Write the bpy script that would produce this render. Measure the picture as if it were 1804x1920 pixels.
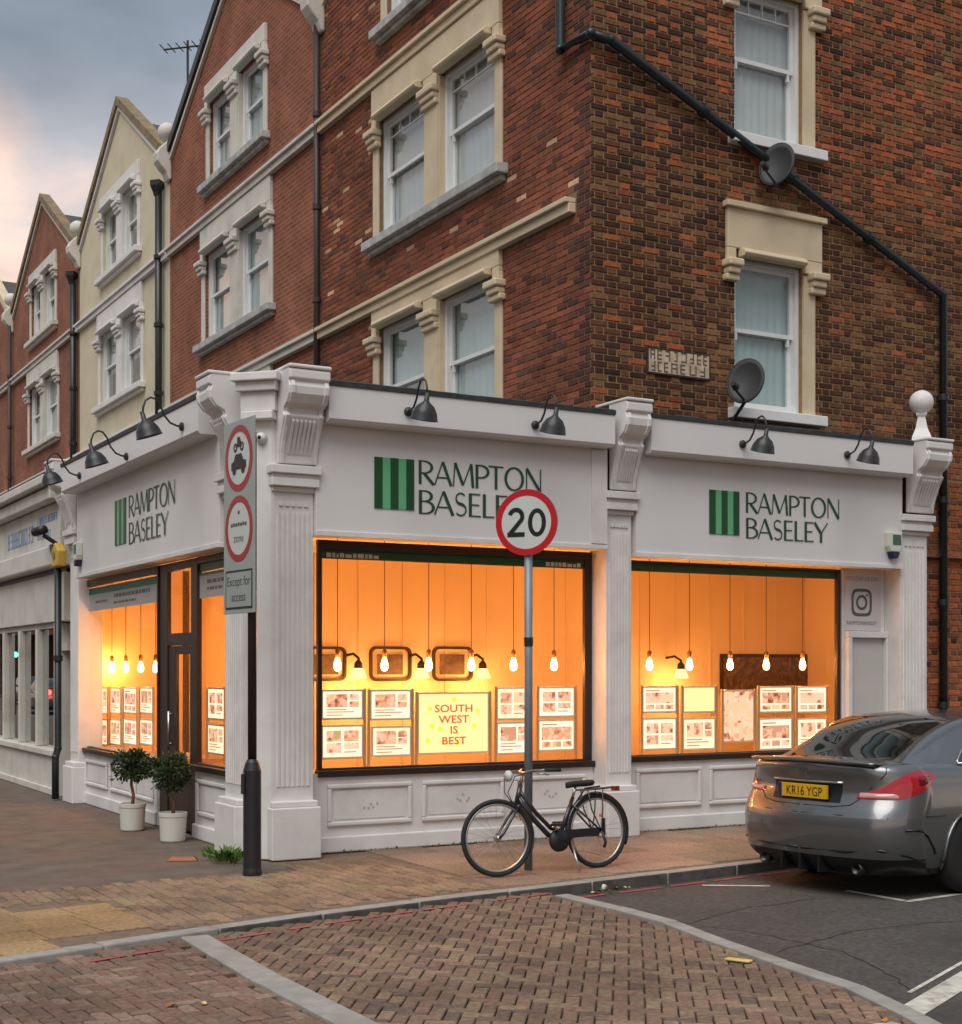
import bpy, math, random
from mathutils import Vector, Matrix
random.seed(7)
for o in list(bpy.data.objects): bpy.data.objects.remove(o)
S = bpy.context.scene
COL = S.collection
R = math.radians

# ------------------------------------------------------------------ camera
# world: X runs along the side street, Y along the main street, camera above the origin
ANG = math.atan2(5700 - 902, 2708.0)
cam = bpy.data.cameras.new('camera'); camo = bpy.data.objects.new('camera', cam); COL.objects.link(camo)
cam.sensor_fit = 'HORIZONTAL'; cam.sensor_width = 36.0; cam.lens = 2708.0 / 1804 * 36
cam.shift_y = (1255 - 960) / 1804.0
cam.clip_start = 0.1; cam.clip_end = 2000
camo.location = (0, 0, 1.83); camo.rotation_euler = (R(90), 0, ANG - R(90))
S.camera = camo

# ------------------------------------------------------------------ sky, sun, exposure
SUN_DIR = Vector((-0.46, -0.42, 0.95)).normalized()      # towards the brightest part of the cloud
W = bpy.data.worlds.new('World'); S.world = W; W.use_nodes = True
nt = W.node_tree; N = nt.nodes; LK = nt.links; N.clear()
wo = N.new('ShaderNodeOutputWorld'); bg = N.new('ShaderNodeBackground')
sky = N.new('ShaderNodeTexSky'); sky.sky_type = 'NISHITA'; sky.sun_disc = False
sky.sun_elevation = math.asin(SUN_DIR.z); sky.sun_rotation = math.atan2(SUN_DIR.x, SUN_DIR.y)
tc = N.new('ShaderNodeTexCoord'); mp = N.new('ShaderNodeMapping')
mp.inputs['Location'].default_value = (1.9, 0.35, 0.32); mp.inputs['Scale'].default_value = (1.5, 1.5, 3.4)
LK.new(tc.outputs['Generated'], mp.inputs['Vector'])
n1 = N.new('ShaderNodeTexNoise'); n1.inputs['Scale'].default_value = 2.4; n1.inputs['Detail'].default_value = 7; n1.inputs['Roughness'].default_value = 0.52
n1.inputs['Distortion'].default_value = 0.35
LK.new(mp.outputs[0], n1.inputs['Vector'])
sx = N.new('ShaderNodeSeparateXYZ'); LK.new(tc.outputs['Generated'], sx.inputs[0])
el = N.new('ShaderNodeValToRGB'); el.color_ramp.interpolation = 'EASE'     # cloud colour by height: rosy low down, slate higher up
cr = el.color_ramp; cr.elements[0].position = 0.0; cr.elements[0].color = (4.9, 4.1, 3.5, 1)
cr.elements[1].position = 1.0; cr.elements[1].color = (2.9, 3.3, 3.8, 1)
e = cr.elements.new(0.27); e.color = (4.1, 3.65, 3.5, 1)
e = cr.elements.new(0.40); e.color = (2.3, 2.65, 3.05, 1)
LK.new(sx.outputs['Z'], el.inputs[0])
warm = N.new('ShaderNodeMix'); warm.data_type = 'RGBA'; warm.inputs['B'].default_value = (9.0, 5.6, 3.7, 1)
rp = N.new('ShaderNodeValToRGB'); rp.color_ramp.elements[0].position = 0.48; rp.color_ramp.elements[1].position = 0.68
LK.new(n1.outputs['Fac'], rp.inputs[0])
lowm = N.new('ShaderNodeMapRange'); lowm.inputs['From Min'].default_value = 0.42; lowm.inputs['From Max'].default_value = 0.28
LK.new(sx.outputs['Z'], lowm.inputs['Value'])
mm = N.new('ShaderNodeMath'); mm.operation = 'MULTIPLY'; LK.new(rp.outputs[0], mm.inputs[0]); LK.new(lowm.outputs[0], mm.inputs[1])
LK.new(mm.outputs[0], warm.inputs['Factor']); LK.new(el.outputs[0], warm.inputs['A'])
n2 = N.new('ShaderNodeTexNoise'); n2.inputs['Scale'].default_value = 3.1; n2.inputs['Detail'].default_value = 6
LK.new(mp.outputs[0], n2.inputs['Vector'])
rp2 = N.new('ShaderNodeMapRange'); rp2.inputs['From Min'].default_value = 0.3; rp2.inputs['From Max'].default_value = 0.7
rp2.inputs['To Min'].default_value = 0.55; rp2.inputs['To Max'].default_value = 1.12
LK.new(n2.outputs['Fac'], rp2.inputs['Value'])
mul = N.new('ShaderNodeMix'); mul.data_type = 'RGBA'; mul.blend_type = 'MULTIPLY'; mul.inputs['Factor'].default_value = 1
LK.new(warm.outputs['Result'], mul.inputs['A']); LK.new(rp2.outputs[0], mul.inputs['B'])
mx = N.new('ShaderNodeMix'); mx.data_type = 'RGBA'; mx.inputs['Factor'].default_value = 0.9
LK.new(sky.outputs[0], mx.inputs['A']); LK.new(mul.outputs['Result'], mx.inputs['B'])
LK.new(mx.outputs['Result'], bg.inputs['Color']); bg.inputs['Strength'].default_value = 0.10
LK.new(bg.outputs[0], wo.inputs[0])

sl = bpy.data.lights.new('sun', 'SUN'); sl.energy = 1.5; sl.angle = R(48); sl.color = (1.0, 0.95, 0.885)
so = bpy.data.objects.new('sun', sl); COL.objects.link(so)
so.rotation_euler = SUN_DIR.to_track_quat('Z', 'Y').to_euler(); so.location = (-8, -8, 20)
vs = S.view_settings; vs.view_transform = 'Standard'; vs.look = 'None'; vs.gamma = 1; vs.use_curve_mapping = False
vs.exposure = 0.86
S.render.engine = 'CYCLES'
S.cycles.max_bounces = 8; S.cycles.transparent_max_bounces = 12; S.cycles.caustics_reflective = False; S.cycles.caustics_refractive = False
S.cycles.sample_clamp_indirect = 4.0

# ------------------------------------------------------------------ materials
MATS = {}
def mat(name, col, rough=0.6, var=0.0, vscale=6.0, bump=0.0, bscale=40.0, metal=0.0, spec=0.4, coat=0.0, dirt=None, dirtamt=0.0, dscale=1.4):
    if name in MATS: return MATS[name]
    m = bpy.data.materials.new(name); m.use_nodes = True; MATS[name] = m
    t = m.node_tree; b = t.nodes['Principled BSDF']
    b.inputs['Base Color'].default_value = (*col, 1); b.inputs['Roughness'].default_value = rough
    b.inputs['Metallic'].default_value = metal; b.inputs['Specular IOR Level'].default_value = spec
    b.inputs['Coat Weight'].default_value = coat; b.inputs['Coat Roughness'].default_value = 0.03
    tcn = t.nodes.new('ShaderNodeTexCoord'); out = None
    if var or dirtamt:
        src = None
        if var:
            n = t.nodes.new('ShaderNodeTexNoise'); n.inputs['Scale'].default_value = vscale; n.inputs['Detail'].default_value = 6
            t.links.new(tcn.outputs['Object'], n.inputs['Vector'])
            mr = t.nodes.new('ShaderNodeMapRange'); mr.inputs['From Min'].default_value = 0.3; mr.inputs['From Max'].default_value = 0.7
            mr.inputs['To Min'].default_value = 1 - var; mr.inputs['To Max'].default_value = 1 + var
            t.links.new(n.outputs['Fac'], mr.inputs['Value'])
            mxn = t.nodes.new('ShaderNodeMix'); mxn.data_type = 'RGBA'; mxn.blend_type = 'MULTIPLY'; mxn.inputs['Factor'].default_value = 1
            mxn.inputs['A'].default_value = (*col, 1); t.links.new(mr.outputs[0], mxn.inputs['B']); src = mxn.outputs['Result']
        if dirtamt:
            n = t.nodes.new('ShaderNodeTexNoise'); n.inputs['Scale'].default_value = dscale; n.inputs['Detail'].default_value = 9; n.inputs['Roughness'].default_value = 0.65
            t.links.new(tcn.outputs['Object'], n.inputs['Vector'])
            mr = t.nodes.new('ShaderNodeMapRange'); mr.inputs['From Min'].default_value = 0.48; mr.inputs['From Max'].default_value = 0.72
            mr.inputs['To Max'].default_value = dirtamt
            t.links.new(n.outputs['Fac'], mr.inputs['Value'])
            mxn = t.nodes.new('ShaderNodeMix'); mxn.data_type = 'RGBA'
            mxn.inputs['A'].default_value = (*col, 1); mxn.inputs['B'].default_value = (*dirt, 1)
            if src: t.links.new(src, mxn.inputs['A'])
            t.links.new(mr.outputs[0], mxn.inputs['Factor']); src = mxn.outputs['Result']
        t.links.new(src, b.inputs['Base Color'])
    if bump:
        n = t.nodes.new('ShaderNodeTexNoise'); n.inputs['Scale'].default_value = bscale; n.inputs['Detail'].default_value = 5
        t.links.new(tcn.outputs['Object'], n.inputs['Vector'])
        bp = t.nodes.new('ShaderNodeBump'); bp.inputs['Strength'].default_value = bump; bp.inputs['Distance'].default_value = 0.01
        t.links.new(n.outputs['Fac'], bp.inputs['Height']); t.links.new(bp.outputs[0], b.inputs['Normal'])
    return m
def attr_mat(name, rough=0.9, nscale=35, lo=0.72, hi=1.25, bump=0.5):
    m = bpy.data.materials.new(name); m.use_nodes = True; MATS[name] = m; t = m.node_tree; b = t.nodes['Principled BSDF']
    a = t.nodes.new('ShaderNodeAttribute'); a.attribute_name = 'Col'
    g = t.nodes.new('ShaderNodeNewGeometry')
    n = t.nodes.new('ShaderNodeTexNoise'); n.inputs['Scale'].default_value = nscale; n.inputs['Detail'].default_value = 5
    t.links.new(g.outputs['Position'], n.inputs['Vector'])
    n3 = t.nodes.new('ShaderNodeTexNoise'); n3.inputs['Scale'].default_value = 0.9; n3.inputs['Detail'].default_value = 7
    t.links.new(g.outputs['Position'], n3.inputs['Vector'])
    mr = t.nodes.new('ShaderNodeMapRange'); mr.inputs['From Min'].default_value = 0.3; mr.inputs['From Max'].default_value = 0.7
    mr.inputs['To Min'].default_value = lo; mr.inputs['To Max'].default_value = hi; t.links.new(n.outputs['Fac'], mr.inputs['Value'])
    mr3 = t.nodes.new('ShaderNodeMapRange'); mr3.inputs['From Min'].default_value = 0.35; mr3.inputs['From Max'].default_value = 0.65
    mr3.inputs['To Min'].default_value = 0.72; mr3.inputs['To Max'].default_value = 1.15; t.links.new(n3.outputs['Fac'], mr3.inputs['Value'])
    q = t.nodes.new('ShaderNodeMath'); q.operation = 'MULTIPLY'; t.links.new(mr.outputs[0], q.inputs[0]); t.links.new(mr3.outputs[0], q.inputs[1])
    mxn = t.nodes.new('ShaderNodeMix'); mxn.data_type = 'RGBA'; mxn.blend_type = 'MULTIPLY'; mxn.inputs['Factor'].default_value = 1
    t.links.new(a.outputs['Color'], mxn.inputs['A']); t.links.new(q.outputs[0], mxn.inputs['B']); t.links.new(mxn.outputs['Result'], b.inputs['Base Color'])
    b.inputs['Roughness'].default_value = rough; b.inputs['Specular IOR Level'].default_value = 0.25
    bp = t.nodes.new('ShaderNodeBump'); bp.inputs['Strength'].default_value = bump; bp.inputs['Distance'].default_value = 0.006
    t.links.new(n.outputs['Fac'], bp.inputs['Height']); t.links.new(bp.outputs[0], b.inputs['Normal'])
    return m
def glass_mat(name, tint=(1, 1, 1), refl=1.0, rough=0.0):
    m = bpy.data.materials.new(name); m.use_nodes = True; MATS[name] = m; t = m.node_tree; t.nodes.clear()
    o = t.nodes.new('ShaderNodeOutputMaterial'); tr = t.nodes.new('ShaderNodeBsdfTransparent'); tr.inputs[0].default_value = (*tint, 1)
    gl = t.nodes.new('ShaderNodeBsdfGlossy'); gl.inputs['Roughness'].default_value = rough
    fr = t.nodes.new('ShaderNodeFresnel'); fr.inputs['IOR'].default_value = 1.5
    q = t.nodes.new('ShaderNodeMath'); q.operation = 'MULTIPLY'; q.inputs[1].default_value = refl; q.use_clamp = True
    t.links.new(fr.outputs[0], q.inputs[0]); mxs = t.nodes.new('ShaderNodeMixShader')
    ge = t.nodes.new('ShaderNodeNewGeometry'); q2 = t.nodes.new('ShaderNodeMath'); q2.operation = 'SUBTRACT'; q2.inputs[0].default_value = 1   # only the entry face of a thin pane reflects
    t.links.new(ge.outputs['Backfacing'], q2.inputs[1]); q3 = t.nodes.new('ShaderNodeMath'); q3.operation = 'MULTIPLY'; t.links.new(q.outputs[0], q3.inputs[0]); t.links.new(q2.outputs[0], q3.inputs[1])
    t.links.new(q3.outputs[0], mxs.inputs[0]); t.links.new(tr.outputs[0], mxs.inputs[1]); t.links.new(gl.outputs[0], mxs.inputs[2]); t.links.new(mxs.outputs[0], o.inputs[0])
    return m
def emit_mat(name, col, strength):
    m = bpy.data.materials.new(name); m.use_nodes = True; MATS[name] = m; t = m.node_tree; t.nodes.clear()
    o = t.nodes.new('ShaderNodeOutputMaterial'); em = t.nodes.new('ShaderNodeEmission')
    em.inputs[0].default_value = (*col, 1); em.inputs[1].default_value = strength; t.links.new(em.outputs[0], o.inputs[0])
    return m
def bulb_mat():
    m = bpy.data.materials.new('bulb_glow'); m.use_nodes = True; t = m.node_tree; t.nodes.clear()
    o = t.nodes.new('ShaderNodeOutputMaterial'); em = t.nodes.new('ShaderNodeEmission'); em.inputs[0].default_value = (1, 0.48, 0.14, 1); em.inputs[1].default_value = 9
    tr = t.nodes.new('ShaderNodeBsdfTransparent'); ad = t.nodes.new('ShaderNodeAddShader')
    t.links.new(em.outputs[0], ad.inputs[0]); t.links.new(tr.outputs[0], ad.inputs[1]); t.links.new(ad.outputs[0], o.inputs[0]); return m
def brick_tex(name, c1, c2, mortar, scale_m=1.0):
    m = bpy.data.materials.new(name); m.use_nodes = True; MATS[name] = m; t = m.node_tree; b = t.nodes['Principled BSDF']
    tcn = t.nodes.new('ShaderNodeTexCoord'); sp = t.nodes.new('ShaderNodeSeparateXYZ'); cb = t.nodes.new('ShaderNodeCombineXYZ')
    t.links.new(tcn.outputs['Object'], sp.inputs[0]); ad = t.nodes.new('ShaderNodeMath'); t.links.new(sp.outputs['X'], ad.inputs[0]); t.links.new(sp.outputs['Y'], ad.inputs[1])
    t.links.new(ad.outputs[0], cb.inputs['X']); t.links.new(sp.outputs['Z'], cb.inputs['Y'])
    br = t.nodes.new('ShaderNodeTexBrick'); br.inputs['Color1'].default_value = (*c1, 1); br.inputs['Color2'].default_value = (*c2, 1); br.inputs['Mortar'].default_value = (*mortar, 1)
    br.inputs['Scale'].default_value = 1; br.inputs['Brick Width'].default_value = 0.225; br.inputs['Row Height'].default_value = 0.075; br.inputs['Mortar Size'].default_value = 0.012; br.inputs['Bias'].default_value = -0.1
    t.links.new(cb.outputs[0], br.inputs['Vector'])
    n = t.nodes.new('ShaderNodeTexNoise'); n.inputs['Scale'].default_value = 1.3; n.inputs['Detail'].default_value = 8; t.links.new(tcn.outputs['Object'], n.inputs['Vector'])
    mr = t.nodes.new('ShaderNodeMapRange'); mr.inputs['From Min'].default_value = 0.3; mr.inputs['From Max'].default_value = 0.7; mr.inputs['To Min'].default_value = 0.75; mr.inputs['To Max'].default_value = 1.2
    t.links.new(n.outputs['Fac'], mr.inputs['Value'])
    mxn = t.nodes.new('ShaderNodeMix'); mxn.data_type = 'RGBA'; mxn.blend_type = 'MULTIPLY'; mxn.inputs['Factor'].default_value = 1
    t.links.new(br.outputs['Color'], mxn.inputs['A']); t.links.new(mr.outputs[0], mxn.inputs['B']); t.links.new(mxn.outputs['Result'], b.inputs['Base Color'])
    b.inputs['Roughness'].default_value = 0.9; b.inputs['Specular IOR Level'].default_value = 0.2
    bp = t.nodes.new('ShaderNodeBump'); bp.inputs['Strength'].default_value = 0.6; bp.inputs['Distance'].default_value = 0.008; bp.invert = True
    t.links.new(br.outputs['Fac'], bp.inputs['Height']); t.links.new(bp.outputs[0], b.inputs['Normal'])
    return m
def print_mat(name, seed, base=(1.0, 0.74, 0.48), strength=1.2, kind='home'):
    """backlit property sheet: pale page with a few photo-like coloured blocks"""
    m = bpy.data.materials.new(name); m.use_nodes = True; t = m.node_tree; t.nodes.clear()
    o = t.nodes.new('ShaderNodeOutputMaterial'); em = t.nodes.new('ShaderNodeEmission'); em.inputs[1].default_value = strength
    tcn = t.nodes.new('ShaderNodeTexCoord'); mpn = t.nodes.new('ShaderNodeMapping'); mpn.inputs['Location'].default_value = (seed * 3.17, seed * 1.31, seed * 2.3)
    t.links.new(tcn.outputs['Object'], mpn.inputs[0])
    v = t.nodes.new('ShaderNodeTexVoronoi'); v.distance = 'CHEBYCHEV'; v.inputs['Scale'].default_value = 13; v.inputs['Randomness'].default_value = 0.7; t.links.new(mpn.outputs[0], v.inputs['Vector'])
    n = t.nodes.new('ShaderNodeTexNoise'); n.inputs['Scale'].default_value = 13; n.inputs['Detail'].default_value = 4; t.links.new(mpn.outputs[0], n.inputs['Vector'])
    ramp = t.nodes.new('ShaderNodeValToRGB'); ramp.color_ramp.elements[0].color = (*base, 1); ramp.color_ramp.elements[0].position = 0.42
    ramp.color_ramp.elements[1].color = (0.30, 0.10, 0.055, 1); ramp.color_ramp.elements[1].position = 0.86
    e = ramp.color_ramp.elements.new(0.58); e.color = (1.0, 0.62, 0.42, 1)
    e = ramp.color_ramp.elements.new(0.74); e.color = (0.80, 0.30, 0.16, 1)
    sp = t.nodes.new('ShaderNodeSeparateColor'); t.links.new(v.outputs['Color'], sp.inputs[0])
    q = t.nodes.new('ShaderNodeMath'); q.operation = 'MULTIPLY_ADD'; q.inputs[1].default_value = 0.55; t.links.new(sp.outputs[0], q.inputs[0])
    q2 = t.nodes.new('ShaderNodeMath'); q2.operation = 'MULTIPLY_ADD'; q2.inputs[1].default_value = 0.9; q2.inputs[2].default_value = -0.2; t.links.new(n.outputs['Fac'], q2.inputs[0])
    t.links.new(q2.outputs[0], q.inputs[2]); t.links.new(q.outputs[0], ramp.inputs[0]); t.links.new(ramp.outputs[0], em.inputs[0]); t.links.new(em.outputs[0], o.inputs[0])
    return m

WHITE = mat('white_paint', (0.70, 0.69, 0.68), 0.5, 0.035, 3.0, dirt=(0.36, 0.34, 0.30), dirtamt=0.35, dscale=2.2, bump=0.06, bscale=60)
WHITE2 = mat('white_board', (0.68, 0.675, 0.675), 0.42, 0.02, 1.5)
CREAM = mat('cream_stone_paint', (0.62, 0.52, 0.36), 0.7, 0.10, 5, bump=0.15, bscale=50, dirt=(0.30, 0.24, 0.16), dirtamt=0.4, dscale=2.5)
PALE = mat('pale_stone_paint', (0.62, 0.60, 0.54), 0.7, 0.08, 5, dirt=(0.25, 0.23, 0.2), dirtamt=0.5, dscale=2.5)
SASH = mat('sash_white', (0.72, 0.74, 0.74), 0.45, 0.04, 8)
SILL = mat('sill_stone', (0.42, 0.43, 0.42), 0.8, 0.2, 6, dirt=(0.14, 0.13, 0.10), dirtamt=0.6, dscale=4)
FRAME = mat('dark_wood_frame', (0.028, 0.016, 0.012), 0.4, 0.15, 20)
BLACK = mat('black_metal', (0.018, 0.019, 0.021), 0.42, 0.1, 12)
PIPE = mat('black_green_pipe', (0.016, 0.024, 0.026), 0.35, 0.2, 5)
LEAD = mat('lead_flashing', (0.045, 0.05, 0.055), 0.6, 0.35, 7)
GREY = mat('galvanised_grey', (0.20, 0.25, 0.28), 0.5, 0.1, 9, metal=0.3)
ROOFFELT = mat('roof_felt', (0.10, 0.10, 0.10), 0.9, 0.2, 3)
SLATE = mat('slate_roof', (0.07, 0.065, 0.062), 0.75, 0.3, 8, bump=0.4, bscale=12)
MORTAR_S = mat('mortar_tan', (0.30, 0.185, 0.092), 0.95, 0.18, 9, bump=0.3, bscale=90)
MORTAR_F = mat('mortar_brown', (0.21, 0.125, 0.078), 0.95, 0.2, 9, bump=0.3, bscale=90)
BRICK = attr_mat('brick')
PAVER = attr_mat('paver', nscale=28, lo=0.68, hi=1.25, bump=0.6)
SHOPGLASS = glass_mat('shop_glass', (0.99, 0.98, 0.97), 0.35)
PANE = glass_mat('window_pane', (0.93, 0.97, 0.97), 2.2)
BULB = bulb_mat()
SHADEGLOW = emit_mat('lamp_shade_glow', (1.0, 0.55, 0.20), 1.5)

# ------------------------------------------------------------------ mesh builder
OFF = {}
class MB:
    def __init__(s): s.v = []; s.f = []; s.c = []
    def add(s, vs, fs, col=None):
        n = len(s.v); s.v += [tuple(p) for p in vs]
        for f in fs: s.f.append(tuple(i + n for i in f)); s.c.append(col)
        return s
    def box(s, x0, x1, y0, y1, z0, z1, col=None):
        if x0 > x1: x0, x1 = x1, x0
        if y0 > y1: y0, y1 = y1, y0
        return s.add([(x0,y0,z0),(x1,y0,z0),(x1,y1,z0),(x0,y1,z0),(x0,y0,z1),(x1,y0,z1),(x1,y1,z1),(x0,y1,z1)],
                     [(0,3,2,1),(4,5,6,7),(0,1,5,4),(1,2,6,5),(2,3,7,6),(3,0,4,7)], col)
    def quad(s, a, b, c, d, col=None): return s.add([a,b,c,d], [(0,1,2,3)], col)
    def tube(s, pts, r, n=10, caps=True, closed=False):
        pts = [Vector(p) for p in pts]; k = len(pts); rs = r if isinstance(r, (list, tuple)) else [r] * k
        vs = []; up = None
        for i, p in enumerate(pts):
            if closed: d = pts[(i+1) % k] - pts[i-1]
            else: d = pts[min(i+1, k-1)] - pts[max(i-1, 0)]
            d.normalize()
            if up is None: up = Vector((0,0,1)) if abs(d.z) < 0.9 else Vector((1,0,0))
            a = d.cross(up); a.normalize(); b = a.cross(d); up = b
            for j in range(n):
                t = 2*math.pi*j/n; vs.append(p + a*(math.cos(t)*rs[i]) + b*(math.sin(t)*rs[i]))
        fs = []
        for i in range(k if closed else k-1):
            i2 = (i+1) % k
            for j in range(n): j2 = (j+1) % n; fs.append((i*n+j, i*n+j2, i2*n+j2, i2*n+j))
        if caps and not closed: fs.append(tuple(range(n-1,-1,-1))); fs.append(tuple((k-1)*n+j for j in range(n)))
        return s.add(vs, fs)
    def lathe(s, prof, c=(0,0,0), n=20, axis=(0,0,1)):
        q = Vector((0,0,1)).rotation_difference(Vector(axis)); c = Vector(c); vs = []
        for r, z in prof:
            for j in range(n): t = 2*math.pi*j/n; vs.append(c + q @ Vector((r*math.cos(t), r*math.sin(t), z)))
        fs = [(i*n+j, i*n+(j+1)%n, (i+1)*n+(j+1)%n, (i+1)*n+j) for i in range(len(prof)-1) for j in range(n)]
        if prof[0][0] > 1e-4: fs.append(tuple(range(n-1,-1,-1)))
        if prof[-1][0] > 1e-4: fs.append(tuple((len(prof)-1)*n+j for j in range(n)))
        return s.add(vs, fs)
    def sphere(s, c, r, n=16, sz=1.0):
        return s.lathe([(max(r*math.sin(math.pi*i/(n//2)), 1e-5), -r*sz*math.cos(math.pi*i/(n//2))) for i in range(n//2+1)], c, n)
    def prism(s, poly, fn, d0, d1, col=None):
        n = len(poly); vs = [fn(a,b,d0) for a,b in poly] + [fn(a,b,d1) for a,b in poly]
        fs = [tuple(range(n-1,-1,-1)), tuple(range(n,2*n))] + [(i,(i+1)%n,n+(i+1)%n,n+i) for i in range(n)]
        return s.add(vs, fs, col)
    def build(s, name, m, parent=None, smooth=False, bevel=0.0, kind=None, local=False):
        off = Vector((0,0,0)) if (parent is None or local) else OFF.get(parent.name, Vector((0,0,0)))
        me = bpy.data.meshes.new(name); me.from_pydata([(p[0]-off[0], p[1]-off[1], p[2]-off[2]) for p in s.v], [], s.f)
        if any(c is not None for c in s.c):
            ca = me.color_attributes.new('Col', 'FLOAT_COLOR', 'CORNER'); buf = []
            for p, c in zip(me.polygons, s.c): buf += list((*(c or (0.5,0.5,0.5)), 1.0)) * p.loop_total
            ca.data.foreach_set('color', buf)
        if smooth: me.polygons.foreach_set('use_smooth', [True]*len(me.polygons))
        me.materials.append(m); me.update()
        o = bpy.data.objects.new(name, me); COL.objects.link(o)
        if parent is not None: o.parent = parent; OFF[o.name] = off
        else: OFF[o.name] = Vector((0,0,0))
        if bevel:
            b = o.modifiers.new('bevel', 'BEVEL'); b.width = bevel; b.segments = 2; b.limit_method = 'ANGLE'; b.angle_limit = R(40)
        if kind: o['kind'] = kind
        return o
def thing(name, loc, label, cat, group=None, rot=None):
    o = bpy.data.objects.new(name, None); COL.objects.link(o); o.location = loc; o.empty_display_size = 0.1
    if rot: o.rotation_euler = rot
    o['label'] = label; o['category'] = cat
    if group: o['group'] = group
    OFF[o.name] = Vector(loc); return o
def tag(o, label, cat, group=None):
    o['label'] = label; o['category'] = cat
    if group: o['group'] = group
    return o
def centre(o):
    """move a top-level mesh's origin to its own base"""
    me = o.data; xs = [v.co for v in me.vertices]
    c = Vector((sum(p.x for p in xs)/len(xs), sum(p.y for p in xs)/len(xs), min(p.z for p in xs)))
    me.transform(Matrix.Translation(-c)); o.location = c; return o
def put(name, me, loc, parent):
    o = bpy.data.objects.new(name, me); COL.objects.link(o); o.parent = parent; o.location = Vector(loc) - OFF.get(parent.name, Vector((0,0,0))); return o
def proj(x, y, z):
    f = x*math.cos(ANG) + y*math.sin(ANG); r = x*math.sin(ANG) - y*math.cos(ANG)
    if f < 0.1: return (-9999, -9999, f)
    return (902 + 2708*r/f, 1255 - 2708*(z-1.83)/f, f)
# frames for flat work on the two shop faces: (a along the face as read, b up, d out of the face)
def side_f(Y): return lambda a, b, d: (a, Y - d, b)
def left_f(X): return lambda a, b, d: (X - d, -a, b)      # a = -Y so that it reads left to right
def text_into(mb, s, size, fn, a, b, d=0.003, sx=1.0, align='LEFT', ext=0.002, bold=0.0):
    cu = bpy.data.curves.new('t', 'FONT'); cu.body = s; cu.size = size; cu.align_x = align; cu.resolution_u = 3; cu.offset = bold
    o = bpy.data.objects.new('t', cu); COL.objects.link(o); dg = bpy.context.evaluated_depsgraph_get(); dg.update()
    me = bpy.data.meshes.new_from_object(o.evaluated_get(dg))
    vs = [fn(a + v.co.x*sx, b + v.co.y, d) for v in me.vertices]; fs = [tuple(p.vertices) for p in me.polygons]
    mb.add(vs, fs); bpy.data.objects.remove(o); bpy.data.curves.remove(cu); bpy.data.meshes.remove(me)
# roman capitals with thick and thin strokes
T1, T0 = 0.135, 0.062
def arc(cx, cy, rx, ry, a0, a1, n=10): return [(cx+rx*math.cos(R(a0+(a1-a0)*i/n)), cy+ry*math.sin(R(a0+(a1-a0)*i/n))) for i in range(n+1)]
def bowl(x0, y0, y1, rx): 
    ry = (y1-y0)/2; return [(x0, y1)] + arc(x0+0.18, (y0+y1)/2, rx, ry, 90, -90, 12) + [(x0, y0)]
GLY = {
 'R': (0.76, [([(0.12,0),(0.12,1)],T1), (bowl(0.12,0.47,0.97,0.36),-1), ([(0.30,0.47),(0.74,0.0)],T1)]),
 'A': (0.84, [([(0.03,0),(0.40,1)],T0), ([(0.40,1),(0.80,0)],T1), ([(0.16,0.33),(0.66,0.33)],T0)]),
 'M': (1.06, [([(0.06,0),(0.14,1)],T0), ([(0.14,1),(0.52,0.08)],T1), ([(0.52,0.08),(0.90,1)],T0), ([(0.90,1),(0.99,0)],T1)]),
 'P': (0.66, [([(0.12,0),(0.12,1)],T1), (bowl(0.12,0.45,0.97,0.36),-1)]),
 'T': (0.76, [([(0.02,0.965),(0.74,0.965)],T0), ([(0.38,0),(0.38,0.96)],T1)]),
 'O': (1.02, [(arc(0.51,0.5,0.42,0.48,0,360,28),-1)]),
 'N': (0.90, [([(0.10,0),(0.10,1)],T0), ([(0.10,1),(0.80,0)],T1), ([(0.80,0),(0.80,1)],T0)]),
 'B': (0.68, [([(0.12,0),(0.12,1)],T1), (bowl(0.12,0.54,0.97,0.28),-1), (bowl(0.12,0.03,0.54,0.36),-1)]),
 'S': (0.58, [(arc(0.29,0.745,0.20,0.225,35,250,12)+arc(0.29,0.27,0.22,0.24,75,-145,12),-2)]),
 'E': (0.60, [([(0.12,0),(0.12,1)],T1), ([(0.12,0.965),(0.55,0.965)],T0), ([(0.12,0.51),(0.50,0.51)],T0), ([(0.12,0.035),(0.57,0.035)],T0)]),
 'L': (0.57, [([(0.12,0),(0.12,1)],T1), ([(0.12,0.035),(0.56,0.035)],T0)]),
 'Y': (0.80, [([(0.02,1),(0.40,0.46)],T1), ([(0.78,1),(0.40,0.46)],T0), ([(0.40,0),(0.40,0.48)],T1)]),
}
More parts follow.
